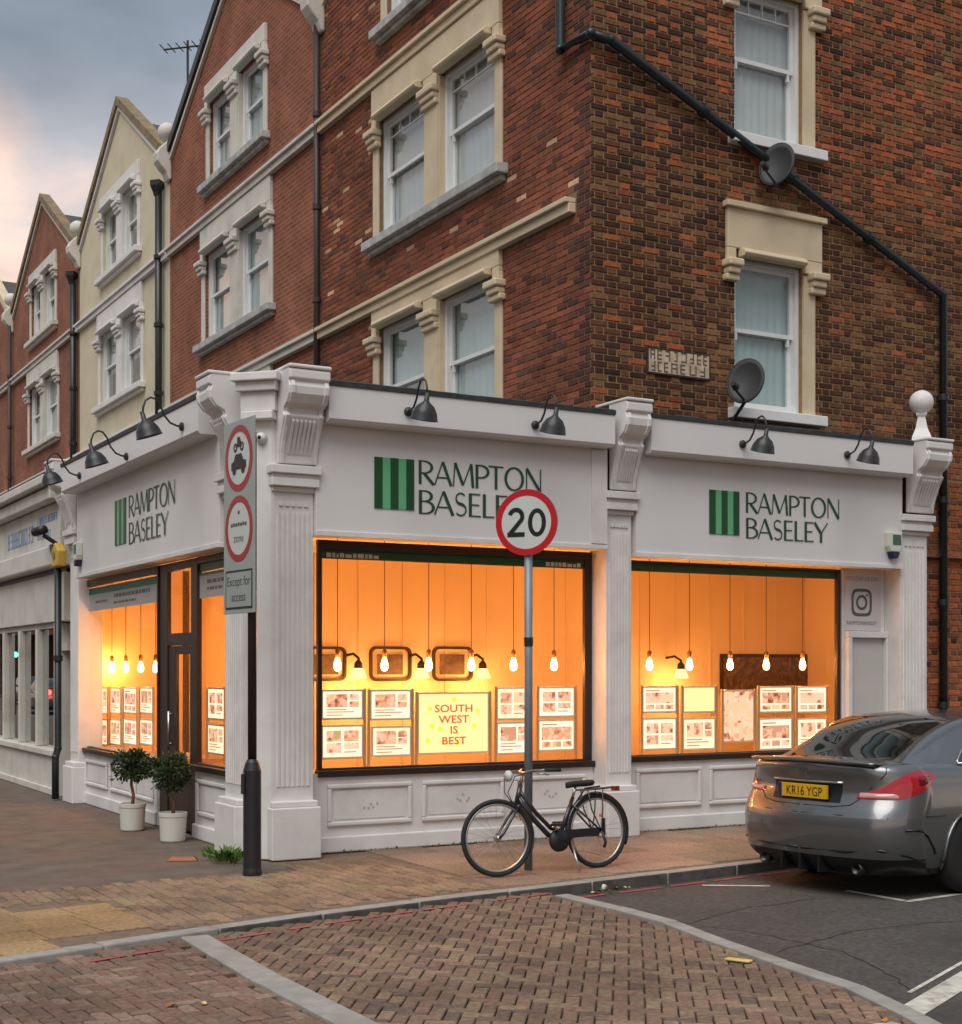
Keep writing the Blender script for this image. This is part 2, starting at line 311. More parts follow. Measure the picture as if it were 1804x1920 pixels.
def roman(mb, s, h, fn, a, b, width):
    tot = sum(GLY[ch][0] for ch in s); k = width / (tot*h); d = 0.004; x = 0
    for ch in s:
        w, strokes = GLY[ch]
        for pts, th in strokes:
            d += 0.0003; L = []
            for i, p in enumerate(pts):
                q0 = pts[max(i-1,0)]; q1 = pts[min(i+1,len(pts)-1)]
                if th < 0 and pts[0] == pts[-1]: q0 = pts[i-1] if i else pts[-2]; q1 = pts[i+1] if i < len(pts)-1 else pts[1]
                dx, dy = q1[0]-q0[0], q1[1]-q0[1]; l = math.hypot(dx,dy) or 1; nx, ny = -dy/l, dx/l
                t = th if th > 0 else (T0 + (T1-T0)*abs(dy/l)**1.5 if th == -1 else T0 + (T1-T0)*abs(dx/l)**2.0*(1 if 0.2 < p[1] < 0.8 else 0.15))
                L.append(((p[0]+nx*t/2, p[1]+ny*t/2), (p[0]-nx*t/2, p[1]-ny*t/2)))
            vs = []; fs = []
            for i, (p, q) in enumerate(L):
                vs += [fn(a+(x+p[0])*h*k, b+p[1]*h, d), fn(a+(x+q[0])*h*k, b+q[1]*h, d)]
                if i: fs.append((2*i-2, 2*i-1, 2*i+1, 2*i))
            mb.add(vs, fs)
        x += w

# ================================================================== GROUND
KERB = [(-2.8,70),(-2.8,14),(-2.65,11.9),(-2.0,10.3),(-1.0,9.45),(0.2,9.2),(1.0,9.24),(1.8,9.35),(2.5,9.56),(3.24,9.75),(4.2,9.98),(5.2,10.15),(6.4,10.30),(7.8,10.48),(9.6,10.72),(12,10.98),(14,11.15),(18,11.4),(24,11.6),(40,12)]
def kerb_y(x):
    for (x0,y0),(x1,y1) in zip(KERB[5:], KERB[6:]):
        if x0 <= x <= x1: return y0 + (y1-y0)*(x-x0)/(x1-x0)
    return 9.2
def offset(path, d):
    out = []
    for i, p in enumerate(path):
        a = path[max(i-1,0)]; b = path[min(i+1,len(path)-1)]; dx, dy = b[0]-a[0], b[1]-a[1]; l = math.hypot(dx,dy)
        out.append((p[0]-dy/l*d, p[1]+dx/l*d))
    return out
ASPH = mat('asphalt', (0.072, 0.066, 0.061), 0.88, 0.38, 26, bump=0.8, bscale=90, dirt=(0.042,0.039,0.037), dirtamt=0.85, dscale=0.9)
TARMAC = mat('old_tarmac', (0.125, 0.098, 0.078), 0.9, 0.22, 3.2, bump=0.5, bscale=110, dirt=(0.19,0.09,0.062), dirtamt=0.5, dscale=0.7)
BED = mat('joint_sand', (0.075, 0.056, 0.043), 0.95, 0.3, 20)
BED2 = mat('pavement_sand', (0.165, 0.118, 0.082), 0.95, 0.25, 14)
KERBM = mat('kerb_granite', (0.30, 0.285, 0.26), 0.85, 0.16, 12, bump=0.3, bscale=70, dirt=(0.13,0.12,0.10), dirtamt=0.5, dscale=3)
g = MB().quad((-500,-500,-0.16),(500,-500,-0.16),(500,500,-0.16),(-500,500,-0.16)).build('ground', ASPH); g['kind'] = 'structure'
road = MB().quad((-60,-60,-0.10),(60,-60,-0.10),(60,140,-0.10),(-60,140,-0.10)).build('road', ASPH); road['kind'] = 'structure'
# pavement bed + surfaces
inner = offset(KERB, 0.15)
pv = MB(); pv.add([(x,y,-0.011) for x,y in inner] + [(40,70,-0.011)], [tuple(range(len(inner)+1))])
pave = pv.build('pavement', BED2); pave['kind'] = 'structure'
tm = MB(); tm.add([(-2.6,12.24,-0.003),(1.4,12.24,-0.003),(4.98,12.24,-0.003),(4.98,13.0,-0.003),(5.0,70,-0.003),(-2.6,70,-0.003)], [(0,1,2,3,4,5)]); tm.build('tarmac_surface', TARMAC, pave)
KERBF = mat('kerb_face_shade', (0.085,0.08,0.074), 0.9, 0.35, 9)
# kerb stones, one by one
pts = []; acc = []
seg = 0.0
def walk(path, step):
    res = []; d = 0; i = 0; cur = Vector((*path[0],0)); res.append(cur.copy()); need = step
    for a, b in zip(path, path[1:]):
        A = Vector((*a,0)); B = Vector((*b,0)); L = (B-A).length; pos = 0
        while L - pos >= need: pos += need; res.append(A + (B-A)*(pos/L)); need = step
        need -= L - pos
    return res
near = [p for p in KERB[4:17]]
ks = walk(near, 0.9)
for i, (a, b) in enumerate(zip(ks, ks[1:])):
    d = (b-a); L = d.length; d.normalize(); n = Vector((-d.y, d.x, 0)); a2 = a + d*0.006; b2 = b - d*0.006
    dz = random.uniform(-0.004, 0.004)
    m = MB(); c = [a2, b2, b2+n*0.145, a2+n*0.145]
    m.add([(p.x,p.y,-0.2) for p in c] + [(p.x,p.y,0.002+dz) for p in c], [(0,3,2,1),(4,5,6,7),(0,1,5,4),(1,2,6,5),(2,3,7,6),(3,0,4,7)])
    o = m.build('kerb_stone', KERBM, pave, bevel=0.012)
    if a.x > 3.3: o.data.materials.append(KERBF); o.data.polygons[2].material_index = 1      # road-facing side coloured dark to stand in for its shade
fk = MB()
for path in (KERB[:5], KERB[16:]):
    q = offset(path, 0.145)
    for (a,b),(c,d) in zip(zip(path,path[1:]), zip(q,q[1:])):
        if b == KERB[4] : b = ks[0].x, ks[0].y
        fk.add([(p[0],p[1],z) for z in (-0.2,0.0) for p in (a,b,d,c)], [(0,3,2,1),(4,5,6,7),(0,1,5,4),(1,2,6,5),(2,3,7,6),(3,0,4,7)])
fk.build('kerb_run', KERBM, pave)

def herring(org, ang, w, xmin, xmax, ymin, ymax):
    """2:1 herringbone bricks: yields centre, half-length dir, (len,wid)"""
    ca, sa = math.cos(ang), math.sin(ang); n = int(max(xmax-xmin, ymax-ymin)/w)+6
    for k in range(-n, n):
        for m_ in range(-n//2, n//2):
            for (cx, cy, rot) in ((k+4*m_+1.0, k+0.5, 0), (k+2+4*m_+0.5, k-1+1.0, 1)):
                x = org[0] + (cx*ca - cy*sa)*w; y = org[1] + (cx*sa + cy*ca)*w
                if xmin < x < xmax and ymin < y < ymax: yield x, y, ang + (math.pi/2 if rot else 0)
def paver_mesh(L, Wd, H, col, bev=0.006):
    m = MB(); a, b = L/2, Wd/2; e = bev
    vs = [(-a,-b,-H),(a,-b,-H),(a,b,-H),(-a,b,-H),(-a,-b,-e),(a,-b,-e),(a,b,-e),(-a,b,-e),(-a+e,-b+e,0),(a-e,-b+e,0),(a-e,b-e,0),(-a+e,b-e,0)]
    fs = [(0,1,5,4),(1,2,6,5),(2,3,7,6),(3,0,4,7),(4,5,9,8),(5,6,10,9),(6,7,11,10),(7,4,8,11),(8,9,10,11)]
    return m.add(vs, fs, col)
def mk(m, name, mt):
    o = m.build(name, mt); me = o.data; bpy.data.objects.remove(o); return me
def lay(region, gen, cols, L, Wd, z, parent, name, limit=300, H=0.04):
    items = []
    for x, y, a in gen:
        u, v, f = proj(x, y, z)
        if not (-260 < u < 2060 and v < 2120 and f > 1): continue
        if region(x, y, a): items.append((f, x, y, a))
    items.sort(); vis = [t for t in items if -5 < proj(t[1],t[2],z)[0] < 1809 and proj(t[1],t[2],z)[1] < 1925]
    single = set(id(t) for t in vis[:limit])
    var = [mk(paver_mesh(L, Wd, H, c), name, PAVER) for c in cols]
    rest = MB()
    for t in items:
        f, x, y, a = t; dz = random.uniform(-0.004, 0.003); k = random.randrange(len(cols)); da = a + random.uniform(-0.02, 0.02)
        if id(t) in single:
            o = put(name, var[k], (x, y, z+dz), parent); o.rotation_euler = (random.uniform(-.012,.012), random.uniform(-.012,.012), da)
        else:
            M = Matrix.Translation((x,y,z+dz)) @ Matrix.Rotation(da, 4, 'Z'); q = paver_mesh(L, Wd, H, cols[k])
            rest.add([M @ Vector(p) for p in q.v], q.f, cols[k])
    if rest.v: rest.build(name, PAVER, parent, kind='stuff')
    return len(items)
def jit(c, n, a=0.18, h=0.05):
    out = []
    for _ in range(n):
        k = random.uniform(1-a, 1+a); out.append(tuple(max(0.01, v*k*random.uniform(1-h,1+h)) for v in c))
    return out
# ---- block-paved road table
def edge_x(y):    # asphalt edge of the table
    P = [(10.1,6.45),(9.6,6.4),(9.2,6.42),(8.67,6.43),(7.52,6.2),(6.31,6.05),(5.55,5.8),(4.0,5.2),(0,3.5)]
    for (y0,x0),(y1,x1) in zip(P, P[1:]):
        if y1 <= y <= y0: return x0 + (x1-x0)*(y-y0)/(y1-y0)
    return 6.45
tbl = MB(); tp = [(x, kerb_y(x)+0.02, -0.062) for x in (-1,0.2,1,1.8,2.5,3.24,4.2,5.2,6.3)] + [(edge_x(y), y, -0.062) for y in (9.9,9.2,8.67,7.52,6.31,5.55,4,0)] + [(-6,0,-0.062),(-6,8.9,-0.062)]
tbl.add(tp, [tuple(range(len(tp)-1,-1,-1))]); table = tbl.build('block_paved_road', BED); table['kind'] = 'structure'
def in_table(lo, hi):
    def fn(x, y, a):
        for s in (-1, 1):
            px, py = x + s*0.1*math.cos(a), y + s*0.1*math.sin(a)
            if not (lo < px < min(hi, edge_x(py)-0.0)): return False
            if py > kerb_y(px) + 0.05: return False
        return True
    return fn
VPA = math.atan2(math.cos(math.atan((1180-902)/2708.)), 0)      # placeholder, real angle below
dirv = math.atan2(0.8708669 - 0.4915189*0.1027, 0.4915189 + 0.8708669*0.1027)   # ground direction towards pixel column 1180
redc = jit((0.19,0.125,0.088), 10, 0.16, 0.06) + jit((0.22,0.146,0.10), 4) + jit((0.155,0.108,0.082), 4)
lay(in_table(3.13, 9), herring((5.0,8.0), dirv, 0.090, 3.05, 6.5, 1.5, 10.4), redc, 0.171, 0.081, -0.032, table, 'paver', 300)
redc2 = jit((0.19,0.118,0.09), 10, 0.16, 0.06) + jit((0.22,0.15,0.115), 3)
lay(in_table(-3, 3.14), herring((1.0,8.0), dirv + R(38), 0.090, -3, 3.2, 1.5, 10.4), redc2, 0.171, 0.081, -0.032, table, 'paver', 0)
# granite strip crossing the table and edging stones
def stones(path, w, z, H, parent, name, step=0.8, mt=KERBM):
    ps = walk(path, step)
    for a, b in zip(ps, ps[1:]):
        d = b-a; d.normalize(); n = Vector((-d.y, d.x, 0)); a2 = a+d*0.005; b2 = b-d*0.005; m = MB(); dz = random.uniform(-0.004,0.004)
        c = [a2-n*w/2, b2-n*w/2, b2+n*w/2, a2+n*w/2]
        m.add([(p.x,p.y,z-H) for p in c]+[(p.x,p.y,z+dz) for p in c], [(0,3,2,1),(4,5,6,7),(0,1,5,4),(1,2,6,5),(2,3,7,6),(3,0,4,7)])
        m.build(name, mt, parent, bevel=0.008)
stones([(3.20, 9.73),(3.13,8.0),(3.14,6.9),(3.1,2.0)], 0.20, -0.017, 0.06, table, 'granite_strip_stone')
stones([(6.40,10.0),(6.42,9.2),(6.43,8.67),(6.2,7.52),(6.05,6.31),(5.8,5.55),(5.2,4.0),(4.6,2.5)], 0.13, -0.015, 0.1, table, 'edging_stone', 0.75, KERBM)
# ---- pavement blocks, tactile slabs, flagstones
tanc = jit((0.27,0.185,0.118), 10, 0.16, 0.06) + jit((0.215,0.148,0.10), 4)
def in_pave(x, y, a):
    for s in (-1, 1):
        px, py = x + s*0.1*math.cos(a), y + s*0.1*math.sin(a)
        top = 12.34 if px < 4.97 else 12.94
        if py > top or py < kerb_y(px)+0.20 or px < 0.2: return False
        if px > 6.05 + 0.10*math.sin(py*9): return False
        if px < 3.02 and py < 11.45: return False
    return True
def running(L, Wd, ang, x0, x1, y0, y1, j=0.006):
    ca, sa = math.cos(ang), math.sin(ang)
    for i in range(-60, 60):
        for k in range(-60, 60):
            a = (k + (0.5 if i % 2 else 0))*(L+j); b = i*(Wd+j); x = 4 + a*ca - b*sa; y = 11 + a*sa + b*ca
            if x0 < x < x1 and y0 < y < y1: yield x, y, ang
lay(in_pave, running(0.2, 0.1, R(90), 0.2, 6.4, 9.4, 13.0), tanc, 0.2, 0.096, 0.0, pave, 'paving_block', 300)
buff = jit((0.30,0.195,0.098), 6, 0.10, 0.05); bm_ = [mk(paver_mesh(0.39,0.39,0.04,c,0.005), 'tactile_slab', PAVER) for c in buff]
for i in range(7):
    for k in range(5):
        x = 0.45 + i*0.4; y = 9.72 + k*0.4 + (x-1.8)*0.16
        if x < 2.95 and y > kerb_y(x)+0.30 and y < 11.4: 
            o = put('tactile_slab', random.choice(bm_), (x, y, random.uniform(-0.003,0.002)), pave); o.rotation_euler = (0,0,R(9))
flc = jit((0.25,0.175,0.122), 8, 0.16, 0.05)
for i in range(16):
    Wd = 0.62
    for k in range(5):
        Lf = 0.75; x = 6.46 + i*(Wd+0.008); y = 10.55 + (x-6.4)*0.11 + 0.32 + k*(Lf+0.008) - (0.37 if i % 2 else 0)
        y0 = max(y-Lf/2, kerb_y(x)+0.21+0.035); y1 = min(y+Lf/2, 13.28)
        if y1 - y0 < 0.1: continue
        o = put('flagstone', mk(paver_mesh(y1-y0, Wd, 0.03, flc[(i*5+k*3)%8], 0.006), 'flagstone', PAVER), (x, (y0+y1)/2, random.uniform(-0.004,0.003)), pave); o.rotation_euler = (0,0,R(90))
# painted marks
REDP = mat('worn_red_paint', (0.34, 0.07, 0.072), 0.8, 0.3, 9)
WHP = mat('worn_white_paint', (0.55, 0.53, 0.46), 0.8, 0.2, 9, dirt=(0.12,0.11,0.10), dirtamt=0.8, dscale=7)
rl = MB(); x = 2.35
while x < 6.25:
    L = random.uniform(0.10, 0.34); y = kerb_y(x)-0.27 + (x-3)*0.035; y2 = kerb_y(x+L)-0.27 + (x+L-3)*0.035; w = 0.045
    rl.add([(x,y-w/2,-0.0275),(x+L,y2-w/2,-0.0275),(x+L,y2+w/2,-0.0275),(x,y+w/2,-0.0275)], [(0,1,2,3)]); x += L + (random.uniform(0.02,0.07) if random.random() < .5 else random.uniform(0.10,0.3))
rl.build('red_line', REDP, table)
rl2 = MB(); x = 6.6
while x < 12:
    L = random.uniform(0.3,0.8); y = kerb_y(x)-0.13; y2 = kerb_y(x+L)-0.13
    rl2.add([(x,y-.03,-0.095),(x+L,y2-.03,-0.095),(x+L,y2+.03,-0.095),(x,y+.03,-0.095)], [(0,1,2,3)]); x += L + random.uniform(0.05,0.3)
rl2.build('red_line', REDP, road)
wm = MB()
def strip(m, a, b, w, z=-0.0955):
    A = Vector((*a,0)); B = Vector((*b,0)); d = (B-A).normalized(); n = Vector((-d.y,d.x,0))*w/2
    m.add([(p.x,p.y,z) for p in (A-n,B-n,B+n,A+n)], [(0,1,2,3)])
strip(wm, (8.95,9.38), (8.98,8.72), 0.07); strip(wm, (8.955,8.70), (11.6,8.95), 0.07); strip(wm, (8.05,10.25),(8.55,9.92),0.06)
wm.build('parking_bay_mark', WHP, road)
wm = MB(); strip(wm, (5.98,5.83), (7.6,6.62), 0.17); strip(wm, (6.45,6.24), (7.6,6.80), 0.03); wm.build('give_way_line', WHP, road)
wm = MB(); strip(wm, (5.0,5.55), (5.62,5.5), 0.12, -0.0245); wm.build('give_way_line', WHP, road)
SEAM = mat('tar_seam', (0.036,0.034,0.033), 0.7)
for P in ([(6.7,9.0),(6.95,8.2),(7.0,7.4),(6.75,6.7),(6.5,6.2)], [(6.6,7.6),(7.6,7.9),(8.8,7.85),(10.5,8.1)], [(6.62,8.7),(7.5,9.1),(8.6,9.2)]):
    wm = MB(); Q = []
    for (a, b) in zip(P, P[1:]):
        for i in range(6): k = i/6; Q.append((a[0]+(b[0]-a[0])*k+random.uniform(-.025,.025), a[1]+(b[1]-a[1])*k+random.uniform(-.025,.025)))
    L_ = offset(Q, 0.005); R_ = offset(Q, -0.005)
    wm.add([(x,y,-0.096) for x,y in L_] + [(x,y,-0.096) for x,y in R_], [(i,i+1,len(Q)+i+1,len(Q)+i) for i in range(len(Q)-1)]); wm.build('tar_seam', SEAM, road)

# ================================================================== HOUSES
HX = 8.98
fF = left_f(HX)
def fbox(m, fn, a0, a1, b0, b1, d0, d1):
    p = fn(a0,b0,d0); q = fn(a1,b1,d1); return m.box(p[0],q[0],p[1],q[1],min(p[2],q[2]),max(p[2],q[2]))
def sheet(fn, a0, a1, z0, z1, ops, rev):
    m = MB(); A = sorted({a0,a1,*[v for o in ops for v in o[:2]]}); Z = sorted({z0,z1,*[v for o in ops for v in o[2:]]})
    A = [v for v in A if a0 <= v <= a1]; Z = [v for v in Z if z0 <= v <= z1]
    for p, q in zip(A, A[1:]):
        for r, s in zip(Z, Z[1:]):
            if any(o[0] <= (p+q)/2 <= o[1] and o[2] <= (r+s)/2 <= o[3] for o in ops): continue
            m.quad(fn(p,r,0), fn(q,r,0), fn(q,s,0), fn(p,s,0))
    for o in ops:
        a, b, c, d = o
        for e in (((a,c),(b,c)),((b,c),(b,d)),((b,d),(a,d)),((a,d),(a,c))):
            (p,r),(q,s) = e; m.quad(fn(p,r,0), fn(q,s,0), fn(q,s,-rev), fn(p,r,-rev))
    return m
BLIND = mat('net_curtain', (0.66,0.645,0.65), 0.9, 0.06, 3)
BLINDB = mat('pale_blue_blind', (0.50,0.60,0.61), 0.85, 0.08, 2)
BLINDD = mat('dark_curtain', (0.10,0.11,0.12), 0.9, 0.3, 2)
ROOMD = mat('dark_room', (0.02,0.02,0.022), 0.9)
def sash_window(house, fn, a0, a1, z0, z1, blind, rev=0.085, opened=0.0, fancy=False, lower_blind=1.0, frame_m=SASH):
    m = MB(); w = 0.055
    for (p,q,r,s) in ((a0,a0+w,z0,z1),(a1-w,a1,z0,z1),(a0+w,a1-w,z1-w,z1),(a0+w,a1-w,z0,z0+0.04)): fbox(m, fn, p,q,r,s, -rev-0.10, -rev+0.03)
    win = m.build('window', frame_m, house, bevel=0.004)
    mid = z0 + (z1-z0)*0.53; b = 0.05
    for nm, r0, r1, d in (('upper', mid-0.02, z1-w, -rev-0.02), ('lower', z0+0.04+opened, mid+0.03+opened*0.3, -rev-0.065)):
        m = MB(); x0, x1 = a0+w, a1-w
        for (p,q,r,s) in ((x0,x0+b,r0,r1),(x1-b,x1,r0,r1),(x0+b,x1-b,r0,r0+b*(1.5 if nm=='lower' else 1)),(x0+b,x1-b,r1-b,r1)): fbox(m, fn, p,q,r,s, d-0.04, d)
        if nm == 'upper':
            if fancy:
                zt = r0 + (r1-r0)*0.72; fbox(m, fn, x0+b, x1-b, zt, zt+0.022, d-0.035, d-0.005)
                for k in (1,2,3): xx = x0+b+(x1-x0-2*b)*k/4; fbox(m, fn, xx-0.008, xx+0.008, zt+0.022, r1-b, d-0.033, d-0.008)
            for s_ in (x0+b, x1-b-0.03): fbox(m, fn, s_, s_+0.03, r0-0.09, r0, d-0.04, d-0.003)
        m.build('sash', frame_m, win)
        g_ = MB(); fbox(g_, fn, x0+b-0.004, x1-b+0.004, r0+b-0.004, r1-b+0.004, d-0.022, d-0.016); g_.build('pane', PANE, win)
    m = MB(); zl = z0 + 0.06 if lower_blind >= 1 else z1 - (z1-z0)*lower_blind
    n = 14; dd = -rev-0.125
    vs = []; fs = []
    for i in range(n*2+1):
        a = a0+0.02 + (a1-a0-0.04)*i/(n*2); off = 0.012*math.sin(i*1.9) ; vs += [fn(a, zl, dd+off), fn(a, z1-0.02, dd+off)]
        if i: fs.append((2*i-2,2*i,2*i+1,2*i-1))
    m.add(vs, fs).build('curtain', blind, win, smooth=True)
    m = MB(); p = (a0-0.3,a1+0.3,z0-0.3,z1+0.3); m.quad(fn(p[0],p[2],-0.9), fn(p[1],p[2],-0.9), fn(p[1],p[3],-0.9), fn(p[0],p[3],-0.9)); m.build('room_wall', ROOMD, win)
    return win
def corbel(m, fn, a, w, z):
    fbox(m, fn, a-w/2-0.05, a+w/2+0.05, z+0.16, z+0.25, 0.0, 0.17); fbox(m, fn, a-w/2-0.025, a+w/2+0.025, z+0.08, z+0.16, 0, 0.135); fbox(m, fn, a-w/2-0.04, a+w/2+0.04, z, z+0.08, 0.0, 0.10)
    for i in range(3): pass
def pair_trim(house, fn, c, hw, ww, z0, z1, lint, trim, string=None, a_lim=None, sillm=None):
    """c centre (in a), hw half gap between openings, ww opening width"""
    out = hw + ww
    m = MB(); fbox(m, fn, c-out-0.30, c+out+0.30, z0-0.13, z0-0.005, 0.0, 0.17); fbox(m, fn, c-out-0.24, c+out+0.24, z0-0.20, z0-0.13, 0.0, 0.09)
    m.build('sill', sillm or SILL, house, bevel=0.012)
    for s in (-1, 1):
        a = c + s*(out+0.09); fbox(MB_ := MB(), fn, a-0.085, a+0.085, z0, z1-0.02, 0.0, 0.035); MB_.build('window_jamb', trim, house, bevel=0.008)
    m = MB(); fbox(m, fn, c-hw+0.03, c+hw-0.03, z0, z1-0.02, 0.0, 0.05); fbox(m, fn, c-hw-0.004, c-hw+0.028, z0, z1-0.02, -0.087, 0.03); fbox(m, fn, c+hw-0.028, c+hw+0.004, z0, z1-0.02, -0.087, 0.03)
    m.build('window_pier', trim, house)
    for a, w in ((c-out-0.09, 0.22), (c+out+0.09, 0.22), (c, 2*hw-0.1)): m = MB(); corbel(m, fn, a, w, z1-0.38); m.build('capital', trim, house, bevel=0.02)
    m = MB(); 
    fbox(m, fn, c-out-0.16, c+out+0.16, z1+0.05, z1+lint, 0.0, 0.07)
    for s in (-1, 1):
        fbox(m, fn, c+s*(out+0.08)-0.08, c+s*(out+0.08)+0.08, z1-0.13, z1+0.05, 0.0, 0.068)
    fbox(m, fn, c-hw+0.02, c+hw-0.02, z1-0.13, z1+0.05, 0.0, 0.068)
    m.build('lintel', trim, house, bevel=0.01)
    for s in (-1, 1):
        m = MB(); ac = c + s*(hw+ww/2); h = ww/2+0.02
        m.prism([(0.0,0.0),(0.13,0.0),(0.155,0.035),(0.14,0.075),(0.09,0.10),(0.0,0.10)], lambda d,b,a: fn(a, z1-0.02+b, d+0.02), ac-h+0.06, ac+h-0.06)
        m.build('hood_mould', trim, house, bevel=0.01)
    if string:
        zs, (s0, s1) = string
        m = MB(); fbox(m, fn, s0, s1, zs-0.17, zs-0.06, 0.0, 0.10); fbox(m, fn, s0, s1, zs-0.06, zs, 0.0, 0.15); m.build('string_course', trim, house, bevel=0.01)

FLOORS = [(4.90, 6.75, 0.28, 7.17), (8.03, 9.74, 0.48, 10.40), (11.02, 12.55, 0.36, None)]
def house(name, y0, y1, label, wallmat, trim, sill, style, blinds, group='terraced houses along the main street', bargem=None, brick=False, fancy=False, attic_w=1.20):
    h = thing(name, (HX+3, (y0+y1)/2, 0), label, 'house', group); c = -(y0+y1)/2
    ops = []; specs = []
    for i, (z0, z1, lint, zs) in enumerate(FLOORS):
        ww = 1.46 if i < 2 else attic_w; hw = 0.22
        for s in (-1, 1): ops.append((c+s*hw if s > 0 else c-hw-ww, c+hw+ww if s > 0 else c-hw, z0, z1))
        specs.append((hw, ww, z0, z1, lint, zs))
    za, ze = 14.62, 12.30
    m = sheet(fF, -y1, -y0, 4.2, ze, ops, 0.10)
    lo = [o for o in ops if o[3] > ze]
    # gable (openings of the attic rise above the eaves a little)
    G = lambda a: za - abs(a-c)*(za-ze)/((y1-y0)/2)
    m2 = MB(); cuts = sorted({-y1, -y0, c, *[v for o in lo for v in o[:2]]})
    for p, q in zip(cuts, cuts[1:]):
        b0 = ze
        for o in lo:
            if o[0] <= (p+q)/2 <= o[1]: b0 = o[3]
        m2.quad(fF(p,b0,0), fF(q,b0,0), fF(q,G(q),0), fF(p,G(p),0))
    m.add(m2.v, m2.f)
    # returns and back so that the house is closed
    if not brick: m.quad((HX,y0,4.2),(HX+8,y0,4.2),(HX+8,y0,ze),(HX,y0,ze))
    m.quad((HX,y1,4.2),(HX+8,y1,4.2),(HX+8,y1,ze),(HX,y1,ze)); m.quad((HX+8,y0,0),(HX+8,y1,0),(HX+8,y1,ze),(HX+8,y0,ze))
    w = m.build('wall', wallmat, h)
    # roof slabs
    m = MB(); t = 0.14; yc = (y0+y1)/2
    for a, b in ((y0, yc), (y1, yc)):
        sgn = 1 if a < b else -1
        P = [(HX+0.10,a,ze-0.10),(HX+8.2,a,ze-0.10),(HX+8.2,b,za-0.42),(HX+0.10,b,za-0.42)]
        Q = [(x,y,z+t) for x,y,z in P]; m.add(P+Q, [(0,1,2,3),(7,6,5,4),(0,4,5,1),(2,6,7,3),(0,3,7,4),(1,5,6,2)])
    m.build('roof', SLATE, h)
    m = MB()
    for a, b in ((y0+0.02, yc), (y1-0.02, yc)):
        P = [(HX-0.05,a,ze-0.02),(HX-0.05,b,za+0.0),(HX-0.05,b,za+0.20),(HX-0.05,a,ze+0.17)]; Q = [(x-0.06,y,z) for x,y,z in P]; P = [(HX+0.16,y,z) for x,y,z in P]
        m.add(P+Q, [(0,1,2,3),(7,6,5,4),(0,4,5,1),(1,5,6,2),(2,6,7,3),(3,7,4,0)])
    m.build('verge_board', bargem or SLATE, h)
    m = MB(); 
    for a, b in ((y0+0.05, yc), (y1-0.05, yc)):
        P = [(HX-0.002,a,ze-0.16),(HX-0.002,b,za-0.10),(HX-0.002,b,za-0.01),(HX-0.002,a,ze-0.07)]; Q = [(x-0.06,y,z) for x,y,z in P]
        m.add(P+Q, [(0,1,2,3),(7,6,5,4),(0,4,5,1),(1,5,6,2),(2,6,7,3),(3,7,4,0)])
    m.build('verge_trim', trim, h)
    for i, (hw, ww, z0, z1, lint, zs) in enumerate(specs):
        pair_trim(h, fF, c, hw, ww, z0, z1, lint, trim, (zs, (-y1+0.03, -y0-0.03 if not brick else -y0-0.32)) if zs else None, sillm=sill)
        for s in (-1, 1):
            a0 = c+hw if s > 0 else c-hw-ww
            sash_window(h, fF, a0, a0+ww, z0, z1, blinds[i], opened=0.10 if (brick and i == 1 and s < 0) else 0, fancy=fancy and i == 1, lower_blind=(1.0 if not style == 'dark' else 0.55))
    return h, w, ops
LICH = mat('lichen_coping', (0.20,0.155,0.10), 0.9, 0.3, 6, dirt=(0.42,0.26,0.03), dirtamt=0.55, dscale=1.6)
CREAMR = mat('cream_render', (0.60,0.54,0.39), 0.85, 0.06, 2, dirt=(0.38,0.33,0.22), dirtamt=0.35, dscale=1.2)
REDB = brick_tex('red_brick_far', (0.29,0.092,0.052), (0.19,0.062,0.040), (0.27,0.155,0.10))
REDB2 = brick_tex('red_brick_further', (0.28,0.095,0.058), (0.19,0.066,0.046), (0.26,0.15,0.105))
h1, w1, ops1 = house('corner_house', 13.4, 21.0, 'brown and red brick corner house with cream window surrounds above the shop', MORTAR_F, CREAM, SILL, '', [BLINDB, BLIND, BLIND], brick=True, fancy=True)
h2, _, _ = house('terraced_house', 21.0, 28.85, 'red brick gabled house with pale stone windows and dark verge boards beside the corner house', REDB, PALE, SILL, '', [BLINDB, BLINDB, BLINDB], bargem=BLACK)
h3, _, _ = house('terraced_house', 28.85, 36.25, 'cream rendered gabled house with white window surrounds', CREAMR, WHITE, WHITE, 'dark', [BLIND, BLIND, BLIND], bargem=LICH)
h4, _, _ = house('terraced_house', 36.25, 44.2, 'red brick gabled house with cream windows beyond the cream rendered house', REDB2, PALE, PALE, '', [BLINDB, BLINDB, BLINDB], bargem=LICH)
h5, _, _ = house('terraced_house', 44.2, 52.0, 'farthest red brick house of the row, only its edge in view', REDB2, PALE, PALE, 'dark', [BLIND, BLIND, BLIND], bargem=CREAM)
h6 = None
# kneeler blocks with a round cap at every valley between gables
for yv, hh in ((21.0, h2), (28.85, h3), (36.25, h4), (44.2, h5)):
    m = MB(); m.prism([(0,11.80),(0.06,11.80),(0.12,11.95),(0.22,12.05),(0.30,12.16),(0.32,12.30),(0.26,12.42),(0.10,12.58),(0,12.62)], lambda d,b,a: (HX-0.005-d, a, b), yv-0.15, yv+0.15)
    m.build('kneeler', PALE, hh, bevel=0.03)
    m = MB().sphere((HX-0.05, yv+0.02, 12.80), 0.20); m.build('kneeler_ball', PALE, hh, smooth=True)
